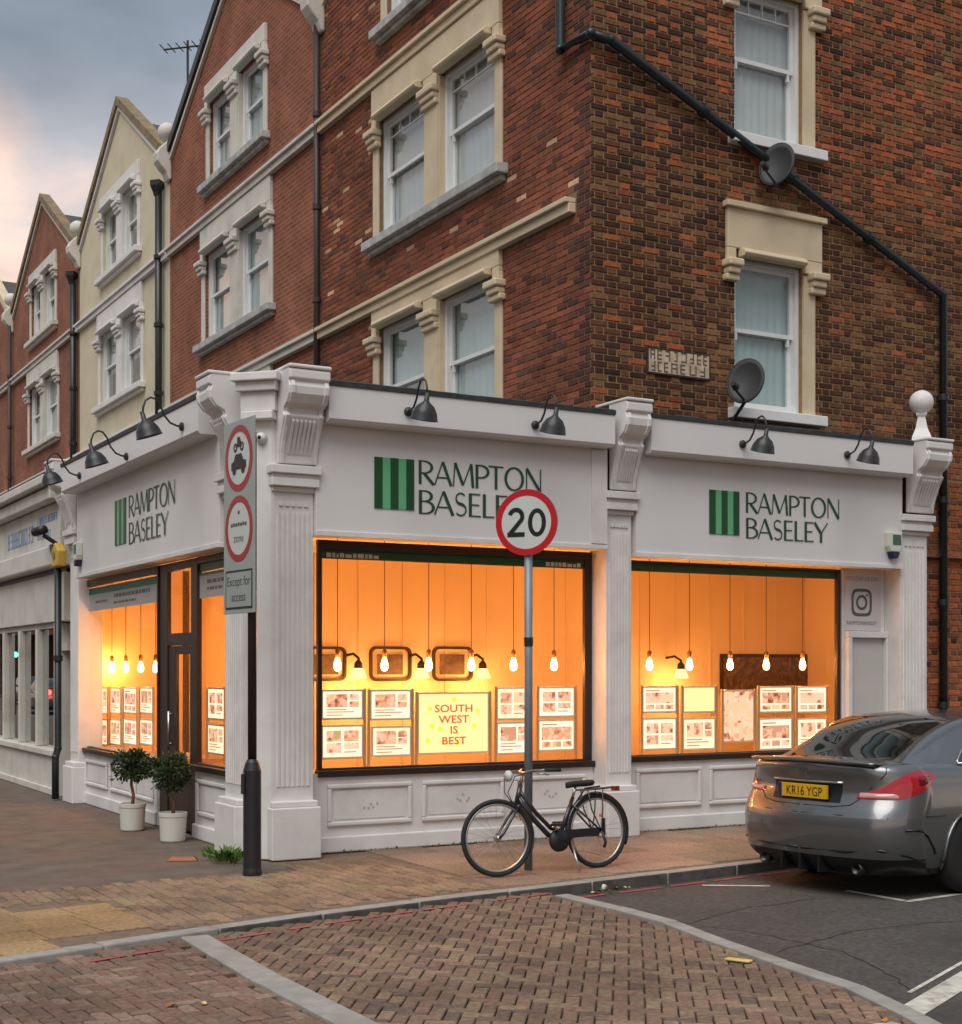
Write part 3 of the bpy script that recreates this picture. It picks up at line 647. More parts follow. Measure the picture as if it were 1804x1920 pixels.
# ---- corner house: side wall on the side street
SY = 13.4; fS = side_f(SY)
SO = [(11.0, 12.05, 4.92, 6.72), (11.0, 12.05, 8.16, 9.95)]
m = sheet(fS, HX, 17.2, 4.3, 12.4, SO, 0.12); m.quad(fS(14.02,0,0), fS(17.2,0,0), fS(17.2,4.3,0), fS(14.02,4.3,0)); m.quad((14.02,SY,0),(14.02,SY+0.4,0),(14.02,SY+0.4,4.3),(14.02,SY,4.3))
m.build('side_wall', MORTAR_S, h1)
for (a0,a1,z0,z1), bl in zip(SO, (BLINDB, BLIND)):
    sash_window(h1, fS, a0, a1, z0, z1, bl, fancy=(z0 > 7))
    m = MB(); fbox(m, fS, a0-0.10, a1+0.30, z0-0.13, z0-0.005, 0, 0.14); m.build('sill', SASH, h1, bevel=0.01)
    m = MB(); fbox(m, fS, a1+0.005, a1+0.19, z0, z1-0.1, 0.0, 0.03); m.build('window_surround', CREAM, h1)
    
    for aa, ww_ in ((a0-0.085, 0.12), (a1+0.19, 0.16)): m = MB(); corbel(m, fS, aa, ww_, z1-0.32); m.build('capital', CREAM, h1, bevel=0.02)
    m = MB(); fbox(m, fS, a0-0.14, a1+0.28, z1+0.08, z1+0.55, 0, 0.06); fbox(m, fS, a0-0.14, a0-0.01, z1-0.08, z1+0.08, 0, 0.058); fbox(m, fS, a1+0.01, a1+0.28, z1-0.08, z1+0.08, 0, 0.058)
    fbox(m, fS, a0-0.18, a1+0.32, z1+0.55, z1+0.62, 0, 0.11); m.build('lintel', CREAM, h1, bevel=0.01)
    m = MB(); m.prism([(0,0),(0.12,0),(0.15,0.035),(0.13,0.075),(0.08,0.10),(0,0.10)], lambda d,b,a: fS(a, z1-0.02+b, d+0.02), a0+0.04, a1-0.04); m.build('hood_mould', CREAM, h1, bevel=0.01)
# ---- real bricks on the corner house
def brick_rows(fn, a0, a1, z0, z1, ex, pal, bond, joint, ch=0.0755, wob=0.0):
    out = []; nz = int((z1-z0)/ch)
    for r in range(nz):
        z = z0 + r*ch + ch/2; a = a0 - ((0.15875+joint if r % 2 else 0.0) if bond == 'flem' else (0.11 if r % 2 else 0.0)); k = 0
        while a < a1:
            if bond == 'flem': L = 0.215 if k % 2 == 0 else 0.1025
            else: L = 0.215
            k += 1; p, q = max(a, a0), min(a+L, a1); a += L + joint
            segs = [(p, q)]
            for e in ex:
                if e[2] < z+ch/2 and e[3] > z-ch/2:
                    ns = []
                    for s, t in segs:
                        if e[1] <= s or e[0] >= t: ns.append((s,t)); continue
                        if s < e[0]: ns.append((s, e[0]))
                        if t > e[1]: ns.append((e[1], t))
                    segs = ns
            for s, t in segs:
                if t-s > 0.03: out.append((s, t, z, pal((s+t)/2, z)))
    return out
def j3(c, a=0.22): k = random.uniform(1-a,1+a); return tuple(v*k*random.uniform(.94,1.06) for v in c)
def bigpatch(a, z): return math.sin(a*1.7+z*0.9)+math.sin(a*0.8-z*1.6+2)+math.sin(a*3.1+z*2.3)*0.5
def pal_side(a, z):
    r = random.random()
    po = 0.03
    if z > 6.9: po = 0.10 + 0.11*max(0, bigpatch(a, z))
    if z > 8.7 and a < 11: po = 0.42
    if a > 12.3 and z > 7.4: po = 0.46
    if a > 14.1 and z < 4.7: po = 0.75
    if r < po: return j3(random.choice([(0.38,0.105,0.042),(0.31,0.095,0.042),(0.25,0.08,0.038)]))
    r = random.random()
    if r < 0.42: return j3((0.088,0.037,0.025), 0.2)
    if r < 0.50: return j3((0.058,0.030,0.022))
    if r < 0.82: return j3((0.150,0.072,0.037), 0.18)
    return j3((0.205,0.108,0.052), 0.15)
def pal_front(a, z):
    y = -a; r = random.random()
    if y < 13.72:
        return j3((0.10,0.045,0.034)) if r < 0.6 else j3((0.24,0.075,0.045))
    if r < 0.016 or (r < 0.28 and bigpatch(a*2.2, z*2.0) > 2.05): return j3((0.56,0.36,0.22))
    if r < 0.20: return j3((0.125,0.052,0.038))
    if y > 19.6 and r < 0.22: return j3((0.36,0.16,0.08))
    return j3((0.235,0.076,0.042), 0.26)
exF = [(o[0]-0.003, o[1]+0.003, o[2], o[3]) for o in ops1]
c1 = -17.2
for i, (z0, z1, lint, zs) in enumerate(FLOORS):
    ww = 1.46 if i < 2 else 1.20; out = 0.22+ww
    exF += [(c1-0.22, c1+0.22, z0, z1+0.02), (c1-out-0.175, c1-out, z0, z1), (c1+out, c1+out+0.175, z0, z1), (c1-out-0.16, c1+out+0.16, z1-0.13, z1+lint), (c1-out-0.27, c1+out+0.27, z0-0.2, z0)]
    if zs: exF.append((-21, -13.7, zs-0.17, zs))
exS = list(SO) + [(o[1], o[1]+0.19, o[2], o[3]) for o in SO] + [(o[0]-0.14, o[1]+0.28, o[3]-0.08, o[3]+0.62) for o in SO] + [(o[0]-0.10, o[1]+0.30, o[2]-0.13, o[2]) for o in SO]
bF = brick_rows(fF, -20.98, -13.4, 4.3, 13.0, exF, pal_front, 'str', 0.014)
bF = [b for b in bF if b[2] + 0.05 < 14.62 - abs((b[0]+b[1])/2 - c1)*(14.62-12.30)/3.8 - 0.15]
bS = brick_rows(fS, HX-0.012, 17.2, 4.3, 11.4, exS, pal_side, 'flem', 0.018) + brick_rows(fS, 14.02, 17.2, 0.05, 4.3, [], pal_side, 'flem', 0.018)
PR = 0.012
def brick_mesh(L, H, D, col):
    m = MB(); a, b = L/2, H/2; e = 0.004       # local: x along, y out (0 at face), z up
    vs = [(-a,0,-b),(a,0,-b),(a,0,b),(-a,0,b),(-a+e,-D,-b+e),(a-e,-D,-b+e),(a-e,-D,b-e),(-a+e,-D,b-e)]
    return m.add(vs, [(4,5,6,7),(0,1,5,4),(1,2,6,5),(2,3,7,6),(3,0,4,7)], col)
cand = []
for i, (s, t, z, c) in enumerate(bS):
    u, v, f = proj((s+t)/2, SY, z)
    if abs((t-s)-0.215) < 1e-4 or abs((t-s)-0.1025) < 1e-4:
        if 0 < u < 1804 and v > 2 and z > 4.75 and (s+t)/2 < 11.0: cand.append((-(t-s)/f, i))
cand.sort(); singles = set(i for _, i in cand[:300])
vm = {}
rest = MB(); BH = 0.0755-0.016
for i, (s, t, z, c) in enumerate(bS):
    if i in singles:
        key = (t-s > 0.15, random.randrange(14))
        if key not in vm: vm[key] = mk(brick_mesh(0.215 if key[0] else 0.1025, BH, PR, pal_side(9.6, 6.0)), 'brick', BRICK)
        put('brick', vm[key], ((s+t)/2, SY-random.uniform(-0.001,0.002), z), h1)
    else:
        q = brick_mesh(t-s, BH, PR*random.uniform(.7,1.15), c); x0 = (s+t)/2
        rest.add([(x+x0, y+SY, zz+z) for x,y,zz in q.v], q.f, c)
for s, t, z, c in bF:
    q = brick_mesh(t-s, 0.0755-0.013, 0.008*random.uniform(.6,1.2), c); a0 = (s+t)/2
    rest.add([(HX+y, -(x+a0), zz+z) for x,y,zz in q.v], q.f, c)
rest.build('brick', BRICK, h1, kind='stuff')

# ================================================================== CORNER SHOP
shop = thing('corner_shop', (7.0, 15.5, 0), 'white corner estate agent shop with fluted pilasters and green striped logo', 'shop')
GY = 13.36; GX = 5.05                       # glass planes
fA = side_f(13.0); fL = left_f(4.85)
GRN1 = mat('sign_dark_green', (0.012,0.075,0.025), 0.4); GRN2 = mat('sign_light_green', (0.13,0.43,0.22), 0.4)
INKG = mat('sign_ink_green', (0.015,0.07,0.035), 0.5)
# ---- pilasters
def pilaster(fn, a0, a1, zc, sidefn):
    m = MB(); fbox(m, fn, a0, a1, 0.54, zc, -0.38, -0.05); p = m.build('pilaster', WHITE, shop, bevel=0.006)
    n = 7; w = (a1-a0-0.06)/n
    for i in range(n):
        m = MB(); a = a0+0.03+w*(i+0.5); m.prism([(-w*0.36,0),(-w*0.22,0.012),(w*0.22,0.012),(w*0.36,0)], lambda q,d,b: fn(a+q, b, -0.05+d), 0.70, zc-0.30); m.build('fluting', WHITE, p)
    m = MB(); fbox(m, fn, a0-0.045, a1+0.045, 0.0, 0.50, -0.38, 0.05); fbox(m, fn, a0-0.025, a1+0.025, 0.50, 0.56, -0.38, 0.02); m.build('pilaster_base', WHITE, p, bevel=0.012)
    m = MB(); fbox(m, fn, a0-0.05, a1+0.05, zc+0.07, zc+0.15, -0.3, 0.055); fbox(m, fn, a0-0.025, a1+0.025, zc+0.03, zc+0.07, -0.3, 0.02); fbox(m, fn, a0-0.035, a1+0.035, zc-0.05, zc+0.03, -0.3, 0.03)
    fbox(m, fn, a0-0.015, a1+0.015, zc-0.10, zc-0.05, -0.3, -0.02); m.build('capital', WHITE, p, bevel=0.008)
    for i in range(5):
        m = MB(); a = a0+0.05+(a1-a0-0.1)*(i+0.5)/5; fbox(m, fn, a-0.02, a+0.02, zc-0.235, zc-0.20, -0.05, -0.036); m.build('dentil', WHITE, p)
    return p
CONS = [(0,0),(0.045,0),(0.06,0.10),(0.10,0.24),(0.16,0.38),(0.23,0.50),(0.20,0.54),(0.22,0.58),(0.31,0.63),(0.375,0.72),(0.385,0.80),(0.36,0.86),(0.40,0.88),(0.40,0.97),(0.36,1.0),(0,1.0)]
def console(fn, a0, a1, z0, z1, k=1.0):
    m = MB(); m.prism([(d*k, z0+(z1-z0)*b) for d,b in CONS], lambda d,b,a: fn(a, b, d-0.04), a0, a1); o = m.build('console', WHITE, shop, bevel=0.012)
    for e in (a0+0.02, a1-0.06):      # raised edge rolls
        m = MB(); m.prism([((d*k+0.02), z0+(z1-z0)*b) for d,b in CONS[1:12]] + [(0.03, z0+(z1-z0)*0.85)], lambda d,b,a: fn(a, b, d-0.04), e, e+0.04); m.build('console_roll', WHITE, o, bevel=0.006)
    n = 6
    for i in range(n):
        a = a0+0.08+(a1-a0-0.16)*(i+0.5)/n; m = MB(); m.prism([(0.05*k,0.10),(0.12*k,0.28),(0.20*k,0.44),(0.19*k,0.47),(0.03,0.2)], lambda d,b,q: fn(q, z0+(z1-z0)*b, d-0.022), a-0.012, a+0.012); m.build('console_reed', WHITE, o)
    m = MB(); fbox(m, fn, a0-0.008, a1+0.008, z1-0.005, z1+0.03, -0.3, 0.40*k-0.03); m.build('console_cap', WHITE, o, bevel=0.012)
    return o
pilaster(fA, 5.07, 5.49, 3.64, None); console(fA, 5.10, 5.52, 3.81, 4.68, 0.88)
pilaster(fA, 8.935, 9.27, 3.62, None); console(fA, 8.96, 9.30, 3.79, 4.72, 0.88)
pilaster(fA, 13.345, 13.80, 3.60, None); console(fA, 13.42, 13.86, 3.78, 4.64, 0.92)
pilaster(fL, -13.92, -13.42, 3.64, None); console(fL, -13.75, -13.36, 3.85, 4.68, 0.88)
pilaster(fL, -20.30, -19.86, 3.60, None); console(fL, -20.32, -19.90, 3.75, 4.66, 0.85)
# ---- chamfered corner pier
m = MB(); P = [(5.055,13.052),(4.905,13.20),(4.905,13.90),(5.2,13.90),(5.2,13.45),(5.49,13.45),(5.49,13.06)]
m.prism(P, lambda a,b,d: (a,b,d), 0.0, 4.55); m.build('corner_pier', WHITE, shop, bevel=0.01)
cdir = Vector((-1,-1,0)).normalized(); cm = Vector((4.975,13.13,0)); ct = Vector((1,-1,0)).normalized()
def fC(a, b, d): p = cm + ct*a + cdir*d; return (p.x, p.y, b)
for nm, z0, z1, w, d in (('corner_cornice', 4.58, 4.66, 0.24, 0.17), ('corner_cornice', 4.49, 4.58, 0.21, 0.12), ('corner_cornice', 4.30, 4.49, 0.18, 0.07), ('corner_cornice', 4.22, 4.30, 0.165, 0.10)):
    m = MB(); m.prism([(-w,z0),(w,z0),(w,z1),(-w,z1)], fC, -0.15, d); m.build(nm, WHITE, shop, bevel=0.01)
# ---- fascia boards, cornice, flashing
def run(fn, a0, a1, zb, zt, ct_, front, label=None):
    m = MB(); fbox(m, fn, a0, a1, zb, zt+0.05, -0.22, 0.0); f = m.build('fascia_board', WHITE2, shop, bevel=0.004)
    m = MB(); fbox(m, fn, a0-0.002, a1+0.002, zb-0.015, zb+0.035, -0.215, 0.02); m.build('fascia_trim', WHITE, f, bevel=0.004)
    for e in (a0+0.02, a1-0.02): pass
    m = MB(); m.prism([(-0.05,zt),(front-0.03,zt),(front,zt+0.03),(front,ct_-0.02),(front-0.02,ct_),(-0.3,ct_)], lambda d,b,a: fn(a,b,d), a0+0.05, a1-0.03); m.build('cornice', WHITE2, shop, bevel=0.004)
    m = MB(); n = 12
    for i in range(n):
        p = a0+0.05+(a1-a0-0.08)*i/n; q = a0+0.05+(a1-a0-0.08)*(i+1)/n; z = ct_+0.004; t = 0.035+0.012*random.random()
        m.prism([(-0.4,z),(front+0.012,z-0.02),(front+0.018,z+t*0.6),(front-0.03,z+t),(-0.4,z+t+0.03)], lambda d,b,a: fn(a,b,d), p, q-0.0005)
    m.build('flashing', LEAD, shop)
    return f
fb1 = run(fA, 5.495, 8.905, 3.145, 4.215, 4.575, 0.21)
fb2 = run(fA, 9.305, 13.325, 3.085, 4.19, 4.59, 0.21)
fb3 = run(fL, -19.74, -13.95, 3.075, 4.19, 4.56, 0.22)
m = MB(); fbox(m, fA, 8.70, 8.90, 3.19, 4.21, 0.001, 0.022); m.build('fascia_end_strip', WHITE, fb1)
# ---- shop name and striped logo
def sign(fn, a, z0, s, aw, k, parent):
    for i in range(5):
        m = MB(); w = s*0.86/5; m.prism([(a+w*i,z0),(a+w*(i+1),z0),(a+w*(i+1),z0+s),(a+w*i,z0+s)], lambda p,b,d: fn(p,b,d), 0.0005, 0.012 if i % 2 == 0 else 0.009); m.build('logo_stripe', GRN1 if i % 2 == 0 else GRN2, parent)
    m = MB(); h = s*0.475; roman(m, 'RAMPTON', h, fn, aw, z0+s*0.53, k); m.build('lettering', INKG, parent)
    m = MB(); roman(m, 'BASELEY', h, fn, aw, z0-s*0.06, k*0.865); m.build('lettering', INKG, parent)
sign(fA, 6.12, 3.43, 0.51, 6.60, 1.48, fb1)
sign(fA, 10.31, 3.37, 0.50, 10.83, 1.46, fb2)
sign(fL, -17.80, 3.36, 0.55, -17.22, 1.85, fb3)
# ---- roof of the single-storey front
m = MB(); m.add([(4.9,13.35,4.56),(5.1,13.15,4.56),(8.97,13.15,4.56),(8.97,20.95,4.56),(4.9,20.95,4.56)], [(0,1,2,3,4)]); m.quad((8.97,13.15,4.56),(13.9,13.15,4.56),(13.9,13.395,4.56),(8.97,13.395,4.56)); m.build('flat_roof', ROOFFELT, shop)
# dark cables and clutter along the roof edge
m = MB(); pts = [(9.35+0.4*i, 13.30+0.02*math.sin(i*2.1), 4.70+0.02*math.sin(i*1.7)) for i in range(11)]; m.tube(pts, 0.022, 7); m.build('roof_cable', BLACK, shop, smooth=True)
# ---- stall risers
def riser(fn, a0, a1, zt, panels, front=-0.30):
    m = MB(); fbox(m, fn, a0, a1, 0.0, zt, front-0.12, front); r = m.build('stall_riser', WHITE, shop)
    m = MB(); fbox(m, fn, a0, a1, 0.0, 0.16, front+0.001, front+0.04); m.build('skirting', WHITE, r, bevel=0.015)
    for p, q in panels:
        m = MB(); z0, z1, w = 0.26, zt-0.11, 0.045
        for (a,b,c,d) in ((p,q,z0,z0+w),(p,q,z1-w,z1),(p,p+w,z0+w,z1-w),(q-w,q,z0+w,z1-w)): fbox(m, fn, a,b,c,d, front+0.001, front+0.03)
        m.build('panel_moulding', WHITE, r, bevel=0.012)
        m = MB(); fbox(m, fn, p+w+0.03, q-w-0.03, z0+w+0.02, z1-w-0.02, front+0.001, front+0.008); m.build('panel', WHITE, r)
riser(fA, 5.5, 8.93, 0.79, [(5.74,6.68),(6.80,7.78),(7.90,8.82)])
riser(fA, 9.28, 12.62, 0.82, [(9.50,10.42),(10.54,11.46),(11.58,12.50)])
riser(fL, -20.0, -16.60, 0.72, [(-19.85,-18.75),(-18.62,-17.60),(-17.48,-16.72)], -0.16)
riser(fL, -15.20, -13.90, 0.76, [(-15.08,-14.05)], -0.16)
m = MB(); 
for k, (xx, zz) in enumerate(((6.22,0.46),(7.29,0.47),(8.36,0.48))):
    for i in range(5): a = xx-0.08+0.035*i+random.uniform(-.01,.01); b = zz+random.uniform(-.05,.05); fbox(m, fA, a, a+0.02, b, b+0.02, -0.289, -0.287)
m.build('scuff_mark', mat('scuff_grey',(0.42,0.42,0.43),0.7), shop, kind='stuff')
# ---- shop windows
def shop_window(fn, a0, a1, z0, z1, d, wl, wr, wt, wb, green=True):
    m = MB()
    for (p,q,r,s) in ((a0,a0+wl,z0,z1),(a1-wr,a1,z0,z1),(a0+wl,a1-wr,z1-wt,z1),(a0+wl,a1-wr,z0,z0+wb)): fbox(m, fn, p,q,r,s, d-0.028, d+0.03)
    w = m.build('window', FRAME, shop, bevel=0.006)
    m = MB(); fbox(m, fn, a0-0.02, a1+0.02, z0-0.045, z0+0.02, d-0.02, d+0.10); m.build('window_sill', FRAME, w, bevel=0.008)
    m = MB(); fbox(m, fn, a0+wl-0.005, a1-wr+0.005, z0+wb-0.005, z1-wt+0.005, d-0.008, d); m.build('pane', SHOPGLASS, w)
    if green:
        m = MB(); fbox(m, fn, a0+wl, a1-wr, z1-wt-0.085, z1-wt, d+0.002, d+0.004); m.build('green_strip', GRN1, w)
    return w
sw1 = shop_window(fA, 5.66, 8.945, 0.80, 3.125, -0.36, 0.045, 0.10, 0.10, 0.04)
sw2 = shop_window(fA, 9.36, 12.62, 0.83, 3.06, -0.36, 0.045, 0.055, 0.035, 0.03)
sw3 = shop_window(fL, -20.02, -16.60, 0.74, 3.05, -0.20, 0.06, 0.05, 0.10, 0.04, False)
sw4 = shop_window(fL, -15.22, -13.96, 0.78, 3.05, -0.20, 0.05, 0.05, 0.08, 0.04, True)
SOFT = mat('soft_green_print',(0.03,0.17,0.12),0.5); FROST = mat('frosted_film',(0.42,0.40,0.38),0.7,0.05,4); INK = mat('grey_ink',(0.14,0.13,0.12),0.6); LGT = mat('pale_print',(0.5,0.55,0.52),0.6)
def banner(w, fn, p, q, z0, z1, zg, d, rows):
    m = MB(); fbox(m, fn, p, q, z0, z1, d, d+0.002); m.build('frosted_banner', FROST, w)
    m = MB(); fbox(m, fn, p, q, z1, zg, d, d+0.002); m.build('green_strip', SOFT, w)
    m = MB()
    for (a, b, z, h) in rows:
        x = a
        while x < b: L = random.uniform(0.05,0.16); fbox(m, fn, x, min(x+L,b), z, z+h, d+0.003, d+0.004); x += L+0.03
    m.build('print_line', INK, w, kind='stuff')
banner(sw3, fL, -19.9, -16.68, 2.62, 2.84, 2.93, -0.197, [(-18.6,-17.0,2.76,0.045),(-19.5,-18.9,2.72,0.03),(-18.6,-17.6,2.68,0.03)])
banner(sw4, fL, -15.15, -14.03, 2.60, 2.84, 2.872, -0.197, [(-14.9,-14.2,2.75,0.04),(-14.9,-14.4,2.68,0.03)])
for p0, p1 in ((5.76,6.35),(8.35,8.78)):
    m = MB(); x = p0
    while x < p1: L = random.uniform(0.02,0.07); fbox(m, fA, x, x+L, 2.955, 2.955+random.choice((0.035,0.045)), -0.3555, -0.3545); x += L+0.015
    m.build('strip_print', LGT, sw1, kind='stuff')
# ---- shop door on the main street side (recessed a little)
m = MB()
for (p,q,r,s,dd) in ((-16.60,-16.30,0.0,3.05,0),(-15.44,-15.22,0.0,3.05,0),(-16.30,-15.44,2.95,3.05,0),(-16.30,-15.44,2.10,2.24,0.0)): fbox(m, fL, p,q,r,s, -0.24, -0.19)
dr = m.build('door_frame', FRAME, shop, bevel=0.006)
m = MB()
for (p,q,r,s) in ((-16.295,-16.02,0.03,2.095),(-15.52,-15.445,0.03,2.095),(-16.02,-15.52,2.0,2.095),(-16.02,-15.52,0.03,0.62)): fbox(m, fL, p,q,r,s, -0.245, -0.205)
m.build('door', FRAME, dr, bevel=0.005)
m = MB(); fbox(m, fL, -16.025, -15.515, 0.615, 2.005, -0.229, -0.222); m.build('pane', SHOPGLASS, dr)
m = MB(); fbox(m, fL, -16.305, -15.435, 2.235, 2.955, -0.219, -0.212); m.build('pane', SHOPGLASS, dr)
m = MB(); m.tube([fL(-16.15,0.95,-0.16), fL(-16.15,1.35,-0.16)], 0.016); m.tube([fL(-16.15,0.98,-0.21), fL(-16.15,0.98,-0.16)], 0.012); m.tube([fL(-16.15,1.32,-0.21), fL(-16.15,1.32,-0.16)], 0.012); m.build('door_handle', mat('brushed_steel',(0.5,0.5,0.5),0.3,metal=1.0), dr, smooth=True)
# ---- panelled side door and photo-sharing sign beside the last window
m = MB(); fbox(m, fA, 12.63, 13.34, 0.0, 3.085, -0.40, -0.32); sd = m.build('side_panel', WHITE, shop)
m = MB()
for (p,q,r,s) in ((12.66,12.73,0,2.22),(13.30,13.34,0,2.22),(12.66,13.34,2.22,2.30)): fbox(m, fA, p,q,r,s, -0.319, -0.24)
m.build('door_frame', WHITE, sd, bevel=0.008)
m = MB(); fbox(m, fA, 12.735, 13.295, 0.02, 2.215, -0.319, -0.300); m.build('side_door', mat('grey_door',(0.50,0.50,0.48),0.5,0.03,3), sd)
m = MB(); fbox(m, fA, 12.665, 13.26, 2.31, 3.05, -0.319, -0.30); ig = m.build('sign_plate', mat('lilac_white',(0.60,0.57,0.59),0.5,0.03,3), sd)
m = MB(); ca, cz = 12.935, 2.66
def ring(m, fn, a, z, r0, r1, d, n=28, sq=2.0):
    vs = []; fs = []
    for i in range(n):
        t = 2*math.pi*i/n; c, s = math.cos(t), math.sin(t); k = (abs(c)**sq+abs(s)**sq)**(-1/sq)
        for r in (r0, r1): vs.append(fn(a+r*k*c, z+r*k*s, d))
    for i in range(n): j = (i+1)%n; fs.append((2*i,2*i+1,2*j+1,2*j))
    m.add(vs, fs)
ring(m, fA, ca, cz, 0.135, 0.170, -0.296, 40, 4.5); ring(m, fA, ca, cz, 0.062, 0.095, -0.296); ring(m, fA, ca+0.09, cz+0.09, 0.0005, 0.016, -0.296, 12)
m.build('camera_glyph', mat('glyph_olive',(0.10,0.11,0.085),0.6), ig)
m = MB(); text_into(m, 'FOLLOW US ON', 0.072, fA, ca, 2.93, -0.296, align='CENTER'); text_into(m, 'RAMPTONBASELEY', 0.062, fA, ca, 2.385, -0.296, align='CENTER', sx=0.95); m.build('lettering', mat('sign_grey_ink',(0.22,0.21,0.20),0.6), ig)
# ---- finial on the end pilaster
m = MB(); m.lathe([(0.17,0),(0.16,0.05),(0.10,0.16),(0.075,0.26),(0.06,0.30),(0.09,0.33),(0.09,0.36),(0.065,0.38)], (13.62,12.97,4.665), 4); fn_ = m.build('finial', WHITE, shop)
MB().sphere((13.62,12.97,5.155), 0.15, 24).build('finial_ball', WHITE, fn_, smooth=True)
# ---- interior
WALLI = mat('interior_wall', (0.72,0.58,0.40), 0.8, 0.05, 1.2); FLOORI = mat('interior_floor', (0.30,0.20,0.12), 0.5, 0.15, 5); CEILI = mat('interior_ceiling', (0.72,0.68,0.6), 0.9)
m = MB()
def wallq(p, q, z0=0.0, z1=3.3): m.quad((p[0],p[1],z0),(q[0],q[1],z0),(q[0],q[1],z1),(p[0],p[1],z1))
wallq((7.0,16.6),(15.0,16.6)); wallq((7.0,16.6),(7.0,20.75)); wallq((7.0,20.75),(5.07,20.75)); wallq((15.0,16.6),(15.0,13.44)); wallq((15.0,13.44),(13.34,13.44)); wallq((5.07,20.75),(5.07,20.02))
m.build('interior_wall', WALLI, shop)
m = MB(); m.add([(5.08,13.42,0.03),(15.0,13.42,0.03),(15.0,16.6,0.03),(7.0,16.6,0.03),(7.0,20.75,0.03),(5.08,20.75,0.03)], [(0,1,2,3,4,5)]); m.build('interior_floor', FLOORI, shop)
m = MB(); m.add([(4.95,13.3,3.28),(15.0,13.3,3.28),(15.0,16.6,3.28),(7.0,16.6,3.28),(7.0,20.75,3.28),(4.95,20.75,3.28)], [(5,4,3,2,1,0)]); m.build('interior_ceiling', CEILI, shop)
for nm, P in (('window_bed', (5.72,12.6,13.45,14.35)), ('window_bed', (5.10,5.85,16.65,19.95)), ('window_bed', (5.10,5.60,14.4,15.15))):
    m = MB(); m.box(P[0],P[1],P[2],P[3],0.70,0.76); m.build(nm, mat('window_bed_wood',(0.45,0.30,0.17),0.5,0.15,6), shop)
for xx in [7.6+0.62*i for i in range(12)]:
    m = MB(); m.box(xx-0.012, xx+0.012, 16.585, 16.598, 0.2, 3.2); m.build('wall_batten', WALLI, shop)
# lights: pendant bulbs
def ray_at(u, v, fn_plane):
    t = (u-902)/2708.; dx = t*math.sin(ANG)+math.cos(ANG); dy = -t*math.cos(ANG)+math.sin(ANG); dz = (1255-v)/2708.
    k = fn_plane(dx, dy); return (dx*k, dy*k, 1.83+dz*k)
def onY(Y): return lambda dx, dy: Y/dy
def onX(X): return lambda dx, dy: X/dx
LIGHTCOL = (1.0, 0.345, 0.068); BRASS = mat('brass_holder',(0.25,0.13,0.05),0.4,metal=0.6)
def pendant(p, label, group):
    x, y, z = p; t = thing('pendant_lamp', (x,y,z-0.08), label, 'lamp', group)
    MB().lathe([(0.001,-0.072),(0.025,-0.064),(0.039,-0.038),(0.041,-0.008),(0.031,0.032),(0.020,0.07),(0.018,0.08)], p, 12).build('bulb', BULB, t, smooth=True)
    MB().lathe([(0.026,0.075),(0.028,0.15),(0.012,0.17)], p, 10).build('holder', BRASS, t, smooth=True)
    MB().tube([(x,y,z+0.16),(x,y,3.278)], 0.0042, 6).build('cord', BLACK, t)
    l = bpy.data.lights.new('bulb_light','POINT'); l.energy = 13.0; l.color = LIGHTCOL; l.shadow_soft_size = 0.045
    lo = bpy.data.objects.new('bulb_light', l); COL.objects.link(lo); lo.parent = t; lo.location = (0,0,0.08)
ORD = ('first','second','third','fourth','fifth','sixth')
for i, u in enumerate((633,721,804,884,963,1039)): pendant(ray_at(u,1246,onY(14.15)), 'glowing filament bulb, %s from the corner pilaster in the window behind the bicycle' % ORD[i], 'pendant bulbs in the window behind the bicycle')
for i, u in enumerate((1218,1293,1369,1437,1505)): pendant(ray_at(u,1246,onY(14.15)), 'glowing filament bulb, %s from the middle pilaster in the window by the car' % ORD[i], 'pendant bulbs in the window by the car')
for i, u in enumerate((210,236,264,292)): pendant(ray_at(u,1251,onX(5.55)), 'glowing filament bulb, %s from the far pilaster in the main street window' % ORD[i], 'pendant bulbs beyond the door')
pendant(ray_at(432,1250,onX(5.55)), 'glowing filament bulb on a cord in the narrow window between door and corner', None)
# wall lamps with wide glowing shades
for i, (u, lb) in enumerate(((672,'wall lamp with glowing shade between the first two framed pictures'),(790,'wall lamp with glowing shade between the two right framed pictures'),(905,'wall lamp with brightest glowing shade right of the framed pictures'),(1277,'wall lamp with glowing shade left of the dark wide picture'))):
    p = ray_at(u, 1268, onY(16.25)); x, y, z = p; t = thing('wall_lamp', (x,16.58,z), lb, 'lamp', 'interior wall lamps')
    m = MB(); m.tube([(x,16.59,z+0.26),(x,16.4,z+0.28),(x+0.01,16.26,z+0.22),(x,16.25,z+0.10)], 0.018, 8); m.build('arm', BLACK, t, smooth=True)
    m = MB(); m.lathe([(0.055,0.10),(0.05,0.16),(0.02,0.20)], (x,y,z), 12); m.build('cap', BLACK, t, smooth=True)
    m = MB(); m.lathe([(0.105,-0.03),(0.10,0.0),(0.08,0.05),(0.055,0.10),(0.045,0.11)], (x,y,z), 20); m.build('shade', SHADEGLOW, t, smooth=True)
    l = bpy.data.lights.new('lamp_light','POINT'); l.energy = 12; l.color = (1,0.46,0.12); l.shadow_soft_size = 0.06
    lo = bpy.data.objects.new('lamp_light', l); COL.objects.link(lo); lo.parent = t; lo.location = (0, y-16.58, -0.16)
